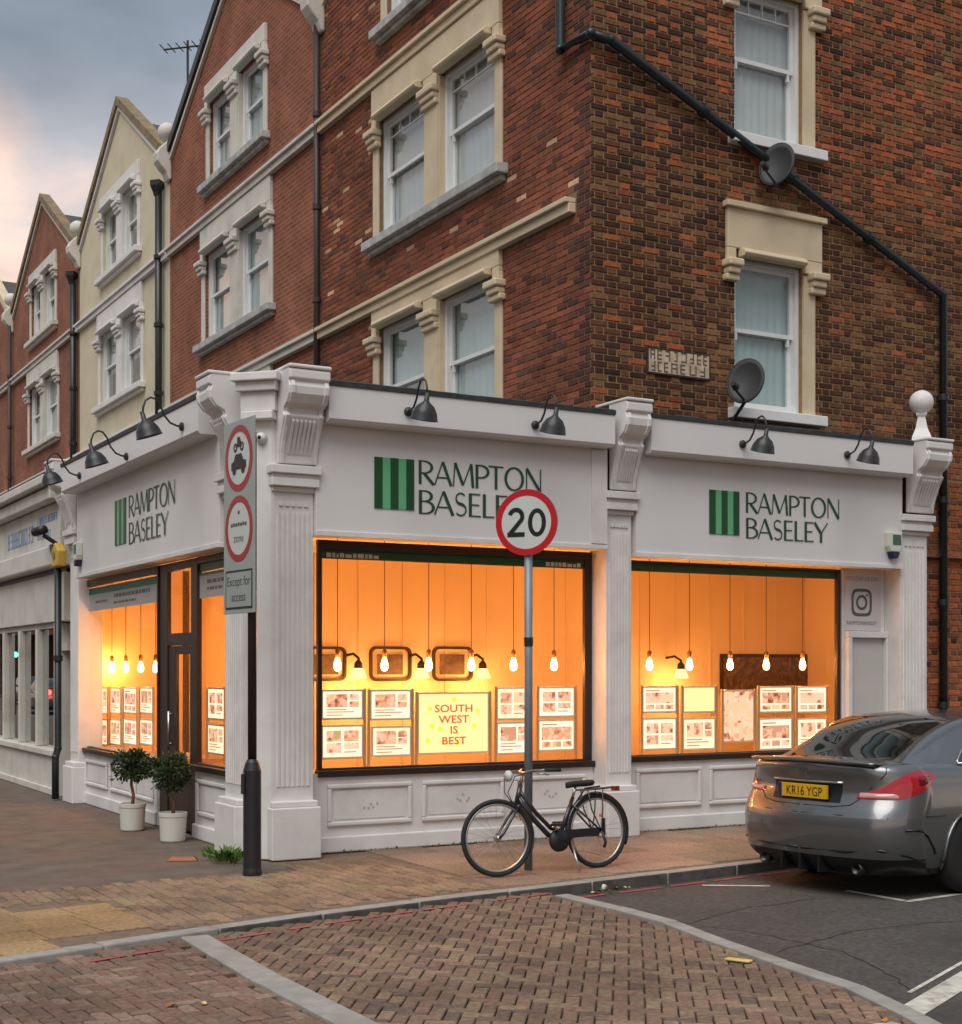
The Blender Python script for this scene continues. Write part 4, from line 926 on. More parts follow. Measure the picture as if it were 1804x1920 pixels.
# framed pictures on the back wall
PFR = mat('picture_frame',(0.035,0.018,0.010),0.5)
def art(name, s):
    m = mat(name, (0.13,0.085,0.06), 0.6, 0.6, 4+s, dirt=(0.025,0.018,0.016), dirtamt=0.9, dscale=5+s); return m
def rrect(w, h, r, n=5):
    P = []
    for cx, cy, a0 in ((w-r,h-r,0),(-w+r,h-r,90),(-w+r,-h+r,180),(w-r,-h+r,270)):
        P += [(cx+r*math.cos(R(a0+90*i/n)), cy+r*math.sin(R(a0+90*i/n))) for i in range(n+1)]
    return P
fW = side_f(16.585)
for i, (u0,u1,lb) in enumerate(((575,648,'rounded dark picture frame partly behind the corner pilaster'),(692,770,'rounded dark picture frame between two wall lamps'),(810,885,'rounded dark picture frame behind the big yellow poster'))):
    a = ray_at(u0,1212,onY(16.58)); b = ray_at(u1,1277,onY(16.58)); cx, cz = (a[0]+b[0])/2, (a[2]+b[2])/2; w, h = (b[0]-a[0])/2, (a[2]-b[2])/2
    t = thing('picture', (cx,16.58,cz-h), lb, 'picture', 'framed pictures on the shop wall'); m = MB(); o_, i_ = rrect(w,h,0.09), rrect(w-0.035,h-0.035,0.06); n = len(o_)
    vs = [fW(cx+p,cz+q,d) for d in (0.0,0.04) for p,q in o_] + [fW(cx+p,cz+q,d) for d in (0.04,0.0) for p,q in i_]
    fs = []
    for r in range(3):
        for k in range(n): fs.append((r*n+k, r*n+(k+1)%n, (r+1)*n+(k+1)%n, (r+1)*n+k))
    m.add(vs, fs).build('frame', PFR, t)
    m = MB(); fbox(m, fW, cx-w*0.62, cx+w*0.62, cz-h*0.62, cz+h*0.55, 0.004, 0.012); m.build('print', art('art_print_%d' % i, i), t)
a = ray_at(1350,1226,onY(16.58)); b = ray_at(1517,1300,onY(16.58))
t = thing('wide_picture', ((a[0]+b[0])/2,16.58,b[2]), 'wide dark picture on the wall behind the window by the car', 'picture')
m = MB(); fbox(m, fW, a[0],b[0],b[2],a[2],0.0,0.03); m.build('frame', PFR, t); m = MB(); fbox(m, fW, a[0]+0.05,b[0]-0.05,b[2]+0.05,a[2]-0.05,0.031,0.036); m.build('print', art('art_print_9', 9), t)
fWx = left_f(6.985); a = ray_at(228,1183,onX(6.985)); b = ray_at(306,1300,onX(6.985))
t = thing('tall_picture', (6.98,(a[1]+b[1])/2,b[2]-0.9), 'large dark rimmed wall map behind the bulbs beyond the door', 'picture')
m = MB(); y0, y1, z0, z1 = -a[1], -b[1], b[2]-0.9, a[2]
for (p,q,r,s) in ((y0,y0+.05,z0,z1),(y1-.05,y1,z0,z1),(y0+.05,y1-.05,z1-.05,z1),(y0+.05,y1-.05,z0,z0+.05)): fbox(m, fWx, p,q,r,s,0,0.04)
m.build('frame', PFR, t); m = MB(); fbox(m, fWx, y0+.05,y1-.05,z0+.05,z1-.05,0,0.012); m.build('print', mat('wall_map',(0.46,0.34,0.18),0.7,0.25,7), t)
# ---- property display stands in the windows
POST = mat('display_post',(0.55,0.36,0.18),0.4); ACR = mat('display_border',(0.75,0.66,0.52),0.4)
PRINTS = [print_mat('property_sheet_%d' % i, i*1.7+0.3) for i in range(8)]
PRINTS += [emit_mat('property_sheet_pale', (1.0,0.70,0.30), 0.85), print_mat('property_sheet_photo', 17.3, (0.95,0.55,0.32), 0.7)]
cnt = [0]
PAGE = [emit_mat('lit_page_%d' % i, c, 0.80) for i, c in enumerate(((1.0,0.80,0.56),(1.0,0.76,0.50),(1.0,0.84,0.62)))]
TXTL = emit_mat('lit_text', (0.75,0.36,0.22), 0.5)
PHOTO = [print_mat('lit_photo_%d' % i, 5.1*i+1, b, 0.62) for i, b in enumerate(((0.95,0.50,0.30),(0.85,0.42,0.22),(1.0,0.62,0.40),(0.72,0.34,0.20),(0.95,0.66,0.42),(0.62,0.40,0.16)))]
def stand(fn, plane, cells, label, group, ybase, kinds=None):
    P = []
    for (u0,u1,v0,v1) in cells:
        a = ray_at(u0,v0,plane); b = ray_at(u1,v1,plane); P.append((a,b))
    aa = lambda p: p[0] if plane is PSIDE else -p[1]
    lo = min(aa(p[0]) for p in P); hi = max(aa(p[1]) for p in P); zt = max(p[0][2] for p in P)
    t = thing('display_stand', fn((lo+hi)/2, 0.76, 0), label, 'display', group)
    for x in (lo-0.035, hi+0.035):
        m = MB(); fbox(m, fn, x-0.012, x+0.012, 0.76, zt+0.03, -0.012, 0.012); m.build('post', POST, t)
    for j, (a, b) in enumerate(P):
        a0, a1, z1, z0 = aa(a), aa(b), a[2], b[2]; e = 0.022
        m = MB(); fbox(m, fn, a0-e, a1+e, z0-e, z1+e, -0.02, 0.0); pn = m.build('panel', ACR, t, bevel=0.004)
        k = cnt[0] % 8; cnt[0] += 3
        if kinds and kinds[j] is not None: k = kinds[j]
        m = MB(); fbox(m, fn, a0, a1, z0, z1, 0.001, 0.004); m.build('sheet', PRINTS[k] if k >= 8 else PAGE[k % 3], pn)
        if k < 8:
            W2, H2 = a1-a0, z1-z0; lay_ = random.choice((0,1,2)); rc = []
            if lay_ == 0: rc = [(.08,.62,.40,.90),(.68,.92,.66,.90),(.68,.92,.40,.62),(.08,.50,.08,.12),(.08,.80,.20,.24),(.08,.60,.29,.33)]
            elif lay_ == 1: rc = [(.06,.94,.34,.80),(.06,.32,.08,.28),(.37,.63,.08,.28),(.68,.94,.08,.28),(.06,.5,.86,.91)]
            else: rc = [(.08,.46,.52,.88),(.54,.92,.52,.88),(.08,.46,.14,.46),(.54,.92,.26,.46),(.54,.85,.14,.18)]
            for (x0_,x1_,y0_,y1_) in rc:
                m = MB(); fbox(m, fn, a0+W2*x0_, a0+W2*x1_, z0+H2*y0_, z0+H2*y1_, 0.0045, 0.006); m.build('photo' if y1_-y0_ > .1 else 'text_line', PHOTO[random.randrange(6)] if y1_-y0_ > .1 else TXTL, pn)
    return t, P
PSIDE = onY(13.85); PLEFT = onX(5.45); fPS = side_f(13.85); fPL = left_f(5.45)
GS = 'property display stands in the shop windows'
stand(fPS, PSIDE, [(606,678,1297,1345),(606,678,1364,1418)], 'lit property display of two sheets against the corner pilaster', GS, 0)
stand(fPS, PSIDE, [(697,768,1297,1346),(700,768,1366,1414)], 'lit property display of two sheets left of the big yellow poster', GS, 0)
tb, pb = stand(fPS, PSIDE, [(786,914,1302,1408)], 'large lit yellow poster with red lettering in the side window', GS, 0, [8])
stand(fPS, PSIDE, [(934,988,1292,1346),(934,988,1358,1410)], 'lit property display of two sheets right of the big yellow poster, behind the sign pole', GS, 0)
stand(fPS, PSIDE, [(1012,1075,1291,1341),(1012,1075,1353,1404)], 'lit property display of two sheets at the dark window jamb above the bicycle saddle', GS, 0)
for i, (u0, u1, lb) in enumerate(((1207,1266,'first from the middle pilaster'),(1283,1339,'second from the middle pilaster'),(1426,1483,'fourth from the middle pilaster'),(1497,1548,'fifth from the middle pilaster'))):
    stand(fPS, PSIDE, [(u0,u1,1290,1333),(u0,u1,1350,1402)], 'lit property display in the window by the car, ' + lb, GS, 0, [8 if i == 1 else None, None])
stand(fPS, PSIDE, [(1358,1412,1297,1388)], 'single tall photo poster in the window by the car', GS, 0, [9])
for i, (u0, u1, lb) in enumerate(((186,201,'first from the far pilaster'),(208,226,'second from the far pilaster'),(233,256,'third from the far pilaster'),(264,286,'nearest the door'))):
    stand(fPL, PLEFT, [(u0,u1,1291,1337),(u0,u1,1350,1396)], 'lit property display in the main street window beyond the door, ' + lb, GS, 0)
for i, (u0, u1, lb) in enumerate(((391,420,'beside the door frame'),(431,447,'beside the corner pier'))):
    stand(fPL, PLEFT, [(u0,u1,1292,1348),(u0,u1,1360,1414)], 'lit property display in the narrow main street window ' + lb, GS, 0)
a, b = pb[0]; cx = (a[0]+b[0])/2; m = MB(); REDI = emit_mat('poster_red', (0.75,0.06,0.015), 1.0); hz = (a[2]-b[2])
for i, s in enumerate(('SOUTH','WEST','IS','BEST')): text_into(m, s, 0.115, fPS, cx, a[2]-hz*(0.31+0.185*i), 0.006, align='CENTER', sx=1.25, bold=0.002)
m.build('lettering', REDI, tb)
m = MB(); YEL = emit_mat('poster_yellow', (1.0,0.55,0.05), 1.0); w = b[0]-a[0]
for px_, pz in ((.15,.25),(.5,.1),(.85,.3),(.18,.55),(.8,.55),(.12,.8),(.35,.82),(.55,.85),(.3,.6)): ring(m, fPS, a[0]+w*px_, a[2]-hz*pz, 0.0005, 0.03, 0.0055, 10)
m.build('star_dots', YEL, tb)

# ================================================================== NEIGHBOUR SHOPS (main street)
def neighbour(y0, y1, label, words):
    t = thing('neighbour_shop', (6.5,(y0+y1)/2,0), label, 'shop', 'shops along the main street'); f = left_f(4.85)
    a0, a1 = -y1, -y0; NW = PALE
    def part(nm, mt, b, bev=0.0, par=None):
        m = MB(); [fbox(m, f, *q) for q in b]; return m.build(nm, mt, par or t, bevel=bev)
    part('fascia_board', NW, [(a0,a1,3.62,4.22,-0.3,-0.02)]); part('cornice', NW, [(a0,a1,4.24,4.42,-0.3,0.14)], 0.02); part('cornice_cap', NW, [(a0,a1,4.45,4.58,-0.3,0.24)], 0.02); part('parapet', LEAD, [(a0,a1,4.585,4.68,-0.3,0.10)])
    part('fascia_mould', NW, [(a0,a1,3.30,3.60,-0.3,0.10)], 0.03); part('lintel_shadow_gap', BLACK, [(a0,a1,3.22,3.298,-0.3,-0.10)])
    part('blind_box', NW, [(a0,a1,2.52,3.215,-0.3,-0.06)], 0.01)
    part('stall_riser', NW, [(a0,a1-0.55,0.0,0.56,-0.3,-0.06)]); part('window_sill', NW, [(a0,a1-0.55,0.565,0.66,-0.3,-0.0)], 0.015); part('skirting', NW, [(a0,a1-0.5,0.0,0.10,-0.058,-0.02)], 0.01)
    w = part('window', NW, [(a0,a1-0.55,2.44,2.515,-0.24,-0.12)])
    y = a1-0.55; k = 0
    while y > a0+0.1:
        part('mullion', NW, [(y-0.11,y,0.665,2.435,-0.25,-0.08)], 0.01, w); k += 1
        lo = max(y-1.24, a0); part('pane', PANE, [(lo,y-0.115,0.67,2.43,-0.18,-0.172)], 0, w); y -= 1.24
    part('door_frame', NW, [(a1-0.545,a1-0.42,0.0,2.5,-0.3,-0.05),(a1-0.42,a1,2.1,2.2,-0.3,-0.12)]); part('door', ROOMD, [(a1-0.42,a1-0.02,0.02,2.095,-0.36,-0.30)])
    part('interior_back', ROOMD, [(a0,a1,0.0,3.3,-1.9,-1.8)]); part('interior_floor', ROOMD, [(a0,a1,0.0,0.04,-1.79,-0.31)])
    m = MB(); m.quad((4.9,y0,4.585),(8.97,y0,4.585),(8.97,y1,4.585),(4.9,y1,4.585)); m.build('flat_roof', ROOFFELT, t)
    BL = mat('faded_blue_letter',(0.16,0.27,0.44),0.6)
    for (L0, L1, h_, b) in words:
        m = MB(); x = a1+L0
        while x < a1+L1:
            L = random.uniform(0.45,0.8)*h_; w_ = 0.16*h_
            for q in random.sample(((0,w_,0,1),(L-w_,L,0,1),(w_,L-w_,0.86,1),(w_,L-w_,0.44,0.58),(w_,L-w_,0,0.14)), random.choice((3,4))): m.prism([(x+q[0],b+h_*q[2]),(x+q[1],b+h_*q[2]),(x+q[1],b+h_*q[3]),(x+q[0],b+h_*q[3])], f, -0.0195, -0.016)
            x += L+0.18*h_
        m.build('worn_lettering', BL, t, kind='stuff')
    return t
neighbour(20.75, 28.8, 'pale cream shop with blue lettering next to the corner shop', [(-3.6,-1.75,0.26,3.76),(-1.45,-0.25,0.11,3.98),(-1.45,-0.65,0.11,3.76)])
neighbour(28.85, 36.8, 'pale cream shop farther along the main street', [])

# ================================================================== PIPES, AERIAL, DISHES
def pipe(name, pts, r, label, mt=PIPE, group=None, clips=True, hopper=None):
    t = thing(name, pts[-1], label, 'pipe', group); MB().tube(pts, r, 12).build('pipe', mt, t, smooth=True)
    m_i = 0
    for a, b in zip(pts, pts[1:]):
        A, B = Vector(a), Vector(b); L = (B-A).length; n = int(L/1.6)
        for i in range(1, n+1):
            c = A + (B-A)*(i/(n+1)); d = (B-A).normalized()
            MB().lathe([(r*1.35,-0.04),(r*1.35,0.04)], c, 12, d).build('collar', mt, t)
    for p in pts[1:-1]: MB().sphere(p, r*1.12, 12).build('elbow', mt, t, smooth=True)
    if hopper: x, y, z = hopper; m = MB(); m.lathe([(0.07,-0.16),(0.09,-0.08),(0.15,0.05),(0.15,0.16)], (x,y,z), 4); m.build('hopper', mt, t)
    return t
P1 = [(8.88,13.90,13.2),(8.88,13.90,8.90),(8.90,13.30,8.86),(9.16,13.29,8.84),(14.36,13.30,6.66),(14.36,13.30,0.05)]
pipe('drainpipe', P1, 0.055, 'dark drainpipe running diagonally down the brown brick side wall')
pipe('drainpipe', [(8.90,21.02,12.0),(8.90,21.02,4.72)], 0.05, 'slim dark drainpipe between the corner house and the red brick house', mat('brown_pipe',(0.045,0.03,0.028),0.5))
pipe('drainpipe', [(8.86,29.25,11.75),(8.86,29.25,4.72)], 0.075, 'black drainpipe with hopper at the near edge of the cream house', hopper=(8.83,29.25,11.75))
pipe('drainpipe', [(8.86,36.45,11.6),(8.86,36.45,4.72)], 0.075, 'black drainpipe with hopper at the far edge of the cream house', hopper=(8.83,36.45,11.6))
pipe('drainpipe', [(8.86,44.1,12.0),(8.86,44.1,3.0)], 0.06, 'brown drainpipe on the farthest brick house', mat('brown_pipe',(0.045,0.03,0.028),0.5))
pipe('drainpipe', [(4.78,20.52,3.25),(4.78,20.52,0.72),(4.74,20.50,0.60),(4.74,20.50,0.02)], 0.05, 'black drainpipe between the corner shop and its neighbour')
q = ray_at(352, 95, onX(11.2))
t = thing('tv_aerial', (q[0],q[1],12.6), 'thin television aerial mast above the cream house roof', 'aerial')
MB().tube([(q[0],q[1],12.6),(q[0],q[1],q[2]+0.25)], 0.03, 8).build('mast', BLACK, t)
MB().tube([(q[0]-0.5,q[1]+0.35,q[2]+0.05),(q[0]+0.4,q[1]-0.3,q[2]+0.12)], 0.022, 6).build('boom', BLACK, t)
for k in range(6):
    c = Vector((q[0]-0.5,q[1]+0.35,q[2]+0.05)).lerp(Vector((q[0]+0.4,q[1]-0.3,q[2]+0.12)), k/5.5); MB().tube([c+Vector((0.16,0.2,0.02)), c-Vector((0.16,0.2,-0.02))], 0.014, 5).build('element', BLACK, t)
DISH = mat('dish_mesh',(0.034,0.036,0.038),0.6,0.12,30)
def dish(c, n, r, label, foot, lnb):
    t = thing('satellite_dish', foot, label, 'dish', 'satellite dishes on the corner house'); n = Vector(n).normalized(); c = Vector(c)
    up = Vector((0,0,1)); sx_ = n.cross(up).normalized(); sz = sx_.cross(n).normalized(); m = MB(); vs = [c - n*0.07]; fs = []; N_ = 24; K = 6
    for k in range(1, K+1):
        for j in range(N_):
            a = 2*math.pi*j/N_; q = k/K; vs.append(c + sx_*(math.cos(a)*r*0.9*q) + sz*(math.sin(a)*r*1.08*q) + n*(0.07*q*q-0.07))
    for j in range(N_): fs.append((0,1+j,1+(j+1)%N_))
    for k in range(K-1):
        for j in range(N_): fs.append((1+k*N_+j,1+(k+1)*N_+j,1+(k+1)*N_+(j+1)%N_,1+k*N_+(j+1)%N_))
    o = m.add(vs, fs).build('reflector', DISH, t, smooth=True); sd_ = o.modifiers.new('s','SOLIDIFY'); sd_.thickness = 0.012
    m = MB(); m.tube([c + sx_*(math.cos(2*math.pi*j/28)*r*0.9) + sz*(math.sin(2*math.pi*j/28)*r*1.08) for j in range(28)], 0.012, 6, closed=True); m.build('rim', BLACK, t, smooth=True)
    e = c + n*0.30 - sz*(r*0.85); b0 = c - sz*(r*0.95) - n*0.02
    MB().tube([b0, e], 0.014, 6).build('arm', BLACK, t); MB().lathe([(0.03,-0.06),(0.035,0.02),(0.045,0.05)], e+sz*0.03, 10, -n).build('receiver', BLACK, t)
    MB().lathe([(0.034,0),(0.034,0.012)], e+sz*0.03-n*0.062, 10, -n).build('receiver_cap', mat('lnb_blue',(0.18,0.35,0.45),0.5), t)
    MB().tube([c - n*0.08, c - n*0.16 - up*0.08, foot], 0.02, 8).build('bracket', BLACK, t)
    return t
p = ray_at(1398, 714, onY(12.95)); dish(p, (-0.86,-0.46,0.22), 0.245, 'grey satellite dish standing on the shop roof before the lower side window', (p[0]+0.02, 13.33, 4.62), None)
p = ray_at(1456, 308, onY(13.12)); dish(p, (-0.90,-0.40,0.22), 0.245, 'dark satellite dish fixed under the upper side window sill', (p[0]+0.15, 13.395, p[2]-0.15), None)
# street name plate
a = ray_at(1212,652,onY(13.385)); b = ray_at(1330,716,onY(13.385))
t = thing('street_name_plate', (10.18,13.385,5.18), 'worn black and cream street name plate on the brown side wall', 'sign'); x0, x1, z0, z1 = a[0], b[0], 5.20, 5.50
m = MB(); fbox(m, side_f(13.385), x0, x1, z0, z1, 0.0, 0.02); m.build('plate', mat('black_plate',(0.03,0.026,0.024),0.7,0.3,12), t)
m = MB(); fbox(m, side_f(13.385), x0+0.02, x1-0.02, z0+0.02, z1-0.02, 0.0205, 0.0215); m.build('plate_face', mat('cream_plate',(0.50,0.40,0.29),0.7,0.3,10), t)
m = MB(); fP = side_f(13.363); GX_ = (x1-x0)
for r in range(2):
    zz = z0+0.03+0.135*(1-r); x = x0+0.04
    while x < x1-0.10:
        w = random.uniform(0.055,0.10); h_ = 0.115
        P_ = [(x+random.uniform(0,.012),zz+random.uniform(0,.03)),(x+w*0.5,zz+random.uniform(0,.012)),(x+w,zz+random.uniform(0,.04)),(x+w*random.uniform(.8,1),zz+h_*random.uniform(.5,1)),(x+w*0.5,zz+h_*random.uniform(.6,1)),(x+w*random.uniform(0,.2),zz+h_*random.uniform(.4,1))]
        w2 = 0.016
        for q in random.sample(((0,w2,0,1),(w-w2,w,0,1),(w2,w-w2,0.85,1),(w2,w-w2,0.42,0.57),(w2,w-w2,0,0.15)), random.choice((3,4))): fbox(m, fP, x+q[0], x+q[1], zz+h_*q[2], zz+h_*q[3], 0.0, 0.002)
        x += w + random.uniform(0.012,0.05)
m.build('worn_lettering', mat('dark_letter',(0.11,0.085,0.065),0.7,0.2,14), t, kind='stuff')

# ================================================================== SWAN-NECK LAMPS ON THE CORNICE
SHD = mat('lamp_black',(0.028,0.029,0.031),0.38,0.1,8)
def swan(base, out, label, k=1.0):
    t = thing('swan_neck_lamp', base, label, 'lamp', 'black swan neck lamps over the fascia'); o = Vector(out); b = Vector(base); up = Vector((0,0,1))
    Q = lambda d, h: b + o*(d*k) + up*(h*k)
    MB().lathe([(0.045,0),(0.045,0.02),(0.02,0.035)], b, 14, out).build('wall_plate', SHD, t)
    pts = [Q(0,0),Q(0.06,0.005),Q(0.13,0.03),Q(0.19,0.10),Q(0.23,0.20),Q(0.28,0.26),Q(0.335,0.27),Q(0.385,0.235),Q(0.41,0.16),Q(0.415,0.09)]
    MB().tube(pts, 0.011, 8).build('arm', SHD, t, smooth=True)
    ax = (up*0.93 + o*0.30).normalized(); c = Q(0.415,0.09)
    MB().lathe([(0.022,0.03),(0.026,-0.05),(0.045,-0.07),(0.085,-0.10),(0.12,-0.16),(0.135,-0.225),(0.14,-0.232),(0.13,-0.225),(0.11,-0.16),(0.075,-0.11),(0.02,-0.08)], c, 22, ax).build('shade', SHD, t, smooth=True)
    return t
for u, v, lb in ((765,772,'first black swan neck lamp from the corner above the side fascia'),(1003,797,'black swan neck lamp beside the middle console on the side fascia'),(1392,833,'black swan neck lamp above the logo next to the last window'),(1588,853,'last black swan neck lamp before the ball finial')):
    swan(ray_at(u,v,onY(12.785)), (0,-1,0), lb)
for u, v, lb in ((342,800,'black swan neck lamp nearest the corner on the main street cornice'),(238,856,'second black swan neck lamp from the corner on the main street cornice'),(150,892,'black swan neck lamp beside the far console on the main street cornice')):
    swan(ray_at(u,v,onX(4.625)), (-1,0,0), lb)
# ---- alarm boxes and cameras
ALW = mat('alarm_white',(0.62,0.64,0.55),0.4); ALN = mat('alarm_navy',(0.012,0.012,0.06),0.3)
def alarm(fn, a, z, label, cat='alarm box'):
    t = thing('alarm_box', fn(a,z-0.16,0), label, cat, 'burglar alarm boxes on the corner shop')
    m = MB(); m.prism([(-0.11,-0.02),(-0.11,0.15),(0.11,0.15),(0.11,-0.02),(0.075,-0.09),(-0.075,-0.09)], lambda p,q,d: fn(a+p,z+q,d), 0, 0.085); m.build('cover', ALW, t, bevel=0.012)
    m = MB(); m.prism([(-0.078,-0.092),(0.078,-0.092),(0.04,-0.17),(-0.04,-0.17)], lambda p,q,d: fn(a+p,z+q,d), 0, 0.085); m.build('lens', ALN, t, bevel=0.012)
    m = MB(); fbox(m, fn, a-0.05, a+0.085, z-0.005, z+0.12, 0.086, 0.088); m.build('label', mat('alarm_label',(0.05,0.14,0.10),0.5), t)
alarm(fA, 13.13, 3.36, 'white and navy alarm box on the side fascia end')
alarm(fL, -19.52, 3.38, 'white and navy alarm box on the main street fascia end')
t = thing('alarm_box', (4.72,20.45,3.26), 'yellow alarm box on the pilaster beside the neighbour shop', 'alarm box', 'burglar alarm boxes on the corner shop')
m = MB(); m.prism([(-0.16,0.0),(-0.20,0.22),(0.0,0.34),(0.20,0.22),(0.16,0.0)], lambda p,q,d: left_f(4.84)(-20.45+p,3.26+q,d), 0, 0.13); m.build('cover', mat('alarm_yellow',(0.55,0.36,0.06),0.45,0.1,8), t, bevel=0.02)
m = MB(); m.lathe([(0.06,0),(0.06,0.012)], left_f(4.84)(-20.45,3.42,0.13), 14, (-1,0,0)); m.build('emblem', mat('alarm_brown',(0.25,0.14,0.03),0.5), t)
t = thing('security_camera', (4.6,20.7,3.75), 'black bullet security camera above the yellow alarm box', 'camera')
MB().tube([(4.80,20.68,3.60),(4.62,20.72,3.72)], 0.03, 8).build('bracket', BLACK, t); MB().lathe([(0.06,-0.12),(0.065,0.0),(0.065,0.10),(0.05,0.11)], (4.58,20.78,3.78), 14, (-0.35,0.7,-0.1)).build('housing', BLACK, t, smooth=True)
MB().tube([(4.72,20.66,3.58),(4.74,20.60,3.4),(4.76,20.56,3.3)], 0.03, 8).build('cable', BLACK, t)
t = thing('security_camera', fC(0.02,4.05,0.02), 'small white dome camera on the chamfered shop corner', 'camera')
MB().lathe([(0.055,0),(0.055,0.03),(0.04,0.06),(0.001,0.075)], fC(0.02,4.05,0.0), 16, cdir).build('dome', WHITE, t, smooth=True); MB().lathe([(0.02,0.07),(0.001,0.085)], fC(0.02,4.05,0.0), 10, cdir).build('lens', BLACK, t)

# ================================================================== ROAD SIGNS
SGR = mat('sign_grey',(0.30,0.345,0.33),0.45,0.06,5); SWH = mat('sign_white',(0.52,0.56,0.545),0.4,0.03,4); SRD = mat('sign_red',(0.33,0.016,0.02),0.4,0.08,5); SBK = mat('sign_black',(0.012,0.012,0.014),0.45)
bx, by = 4.55, 12.21
t = thing('restriction_sign', (bx,by,0), 'tall black post with grey board of two red ringed restriction signs', 'road sign')
MB().lathe([(0.086,0.0),(0.086,0.03),(0.080,0.06),(0.080,0.93),(0.06,1.00),(0.042,1.03)], (bx,by,0), 20).build('post_base', BLACK, t, smooth=False)
MB().tube([(bx,by,1.02),(bx,by,3.92)], 0.040, 14).build('post', mat('post_brown_black',(0.020,0.013,0.012),0.4), t, smooth=True)
MB().box(bx-0.095,bx-0.081,by-0.035,by+0.035,0.72,0.90).build('access_door', BLACK, t, bevel=0.004)
yaw = R(4.0); sn = Vector((-math.cos(yaw),-math.sin(yaw),0)); su = Vector((math.sin(yaw)*1.0,-math.cos(yaw),0)); scn = Vector((bx,by,0)) + sn*0.055 - su*0.12 + sn*0.02
def fR(a, b, d): p = scn + su*a + sn*d; return (p.x,p.y,b)
zt, zb = 4.06, 2.33; W_ = 0.335
m = MB(); m.prism([(-W_,zb),(W_,zb),(W_,zt),(-W_,zt)], fR, -0.012, 0.0); bd = m.build('board', SGR, t, bevel=0.003)
for zz in (2.5, 3.2, 3.9):
    m = MB(); m.prism([(-0.3,zz-0.02),(0.3,zz-0.02),(0.3,zz+0.02),(-0.3,zz+0.02)], fR, -0.035, -0.013); m.build('rail', GREY, t)
for zc in (3.72, 3.09):
    m = MB(); ring(m, fR, 0, zc, 0.0005, 0.245, 0.0015, 48); m.build('disc_face', SWH, bd); m = MB(); ring(m, fR, 0, zc, 0.235, 0.297, 0.003, 48); m.build('red_ring', SRD, bd)
m = MB(); zc = 3.72        # car with a motorcycle above it
m.prism([(-0.16,zc-0.10),(0.16,zc-0.10),(0.16,zc-0.03),(0.10,zc-0.02),(0.06,zc+0.04),(-0.07,zc+0.04),(-0.11,zc-0.02),(-0.16,zc-0.035)], fR, 0.002, 0.0035)
ring(m, fR, -0.095, zc-0.105, 0.0005, 0.04, 0.004, 14); ring(m, fR, 0.095, zc-0.105, 0.0005, 0.04, 0.004, 14); ring(m, fR, -0.07, zc+0.10, 0.02, 0.042, 0.004, 14); ring(m, fR, 0.07, zc+0.10, 0.02, 0.042, 0.004, 14)
m.prism([(-0.07,zc+0.10),(0.07,zc+0.10),(0.05,zc+0.15),(0.02,zc+0.19),(-0.03,zc+0.19),(-0.03,zc+0.14)], fR, 0.002, 0.0038); m.build('vehicle_symbol', SBK, bd)
m = MB(); [m.prism([(q-0.02,zz),(q+0.02,zz),(q+0.02,zz+0.03),(q-0.02,zz+0.03)], fR, 0.0017, 0.003) for q, zz in ((0,3.22),(-0.15,3.11),(-0.1,3.115),(-0.05,3.11),(0,3.115),(0.05,3.11),(0.1,3.115),(0.15,3.11))]; text_into(m, 'zone', 0.11, fR, 0, 2.97, 0.003, align='CENTER'); m.build('lettering', mat('sign_grey_ink2',(0.08,0.085,0.085),0.5), bd)
m = MB(); m.prism([(-0.29,2.37),(0.29,2.37),(0.29,2.72),(-0.29,2.72)], fR, 0.0005, 0.002); pl = m.build('plate_border', SBK, bd); m = MB(); m.prism([(-0.27,2.39),(0.27,2.39),(0.27,2.70),(-0.27,2.70)], fR, 0.0022, 0.004); m.build('plate_face', SGR, pl)
m = MB(); text_into(m, 'Except for', 0.12, fR, 0, 2.58, 0.005, align='CENTER'); text_into(m, 'access', 0.12, fR, 0, 2.44, 0.005, align='CENTER'); m.build('plate_lettering', SBK, pl)

sxp, syp = 6.846, 11.25
t = thing('speed_limit_sign', (sxp,syp,0), 'round red ringed 20 speed limit sign on a grey pole behind the bicycle', 'road sign')
MB().tube([(sxp,syp,0.0),(sxp,syp,3.36)], 0.038, 16).build('pole', GREY, t, smooth=True); MB().lathe([(0.04,0),(0.04,0.012),(0.001,0.03)], (sxp,syp,3.36), 16).build('pole_cap', GREY, t)
MB().lathe([(0.043,-0.04),(0.043,0.04)], (sxp,syp,2.08), 16).build('pole_band', BLACK, t)
nn = Vector((-0.80,-0.60,0)).normalized(); uu = Vector((0.60,-0.80,0)); sc = Vector((sxp,syp,0)) + nn*0.052
def fD(a, b, d): p = sc + uu*a + nn*d; return (p.x,p.y,b)
zc = 3.165; m = MB(); n = 48; m.prism([(0.302*math.cos(2*math.pi*i/n), zc+0.302*math.sin(2*math.pi*i/n)) for i in range(n)], fD, -0.012, 0.0); ds = m.build('disc', GREY, t)
m = MB(); ring(m, fD, 0, zc, 0.0005, 0.25, 0.002, 48); m.build('disc_face', SWH, ds); m = MB(); ring(m, fD, 0, zc, 0.242, 0.300, 0.0035, 56); m.build('red_ring', mat('sign_bright_red',(0.46,0.012,0.018),0.35), ds)
m = MB()
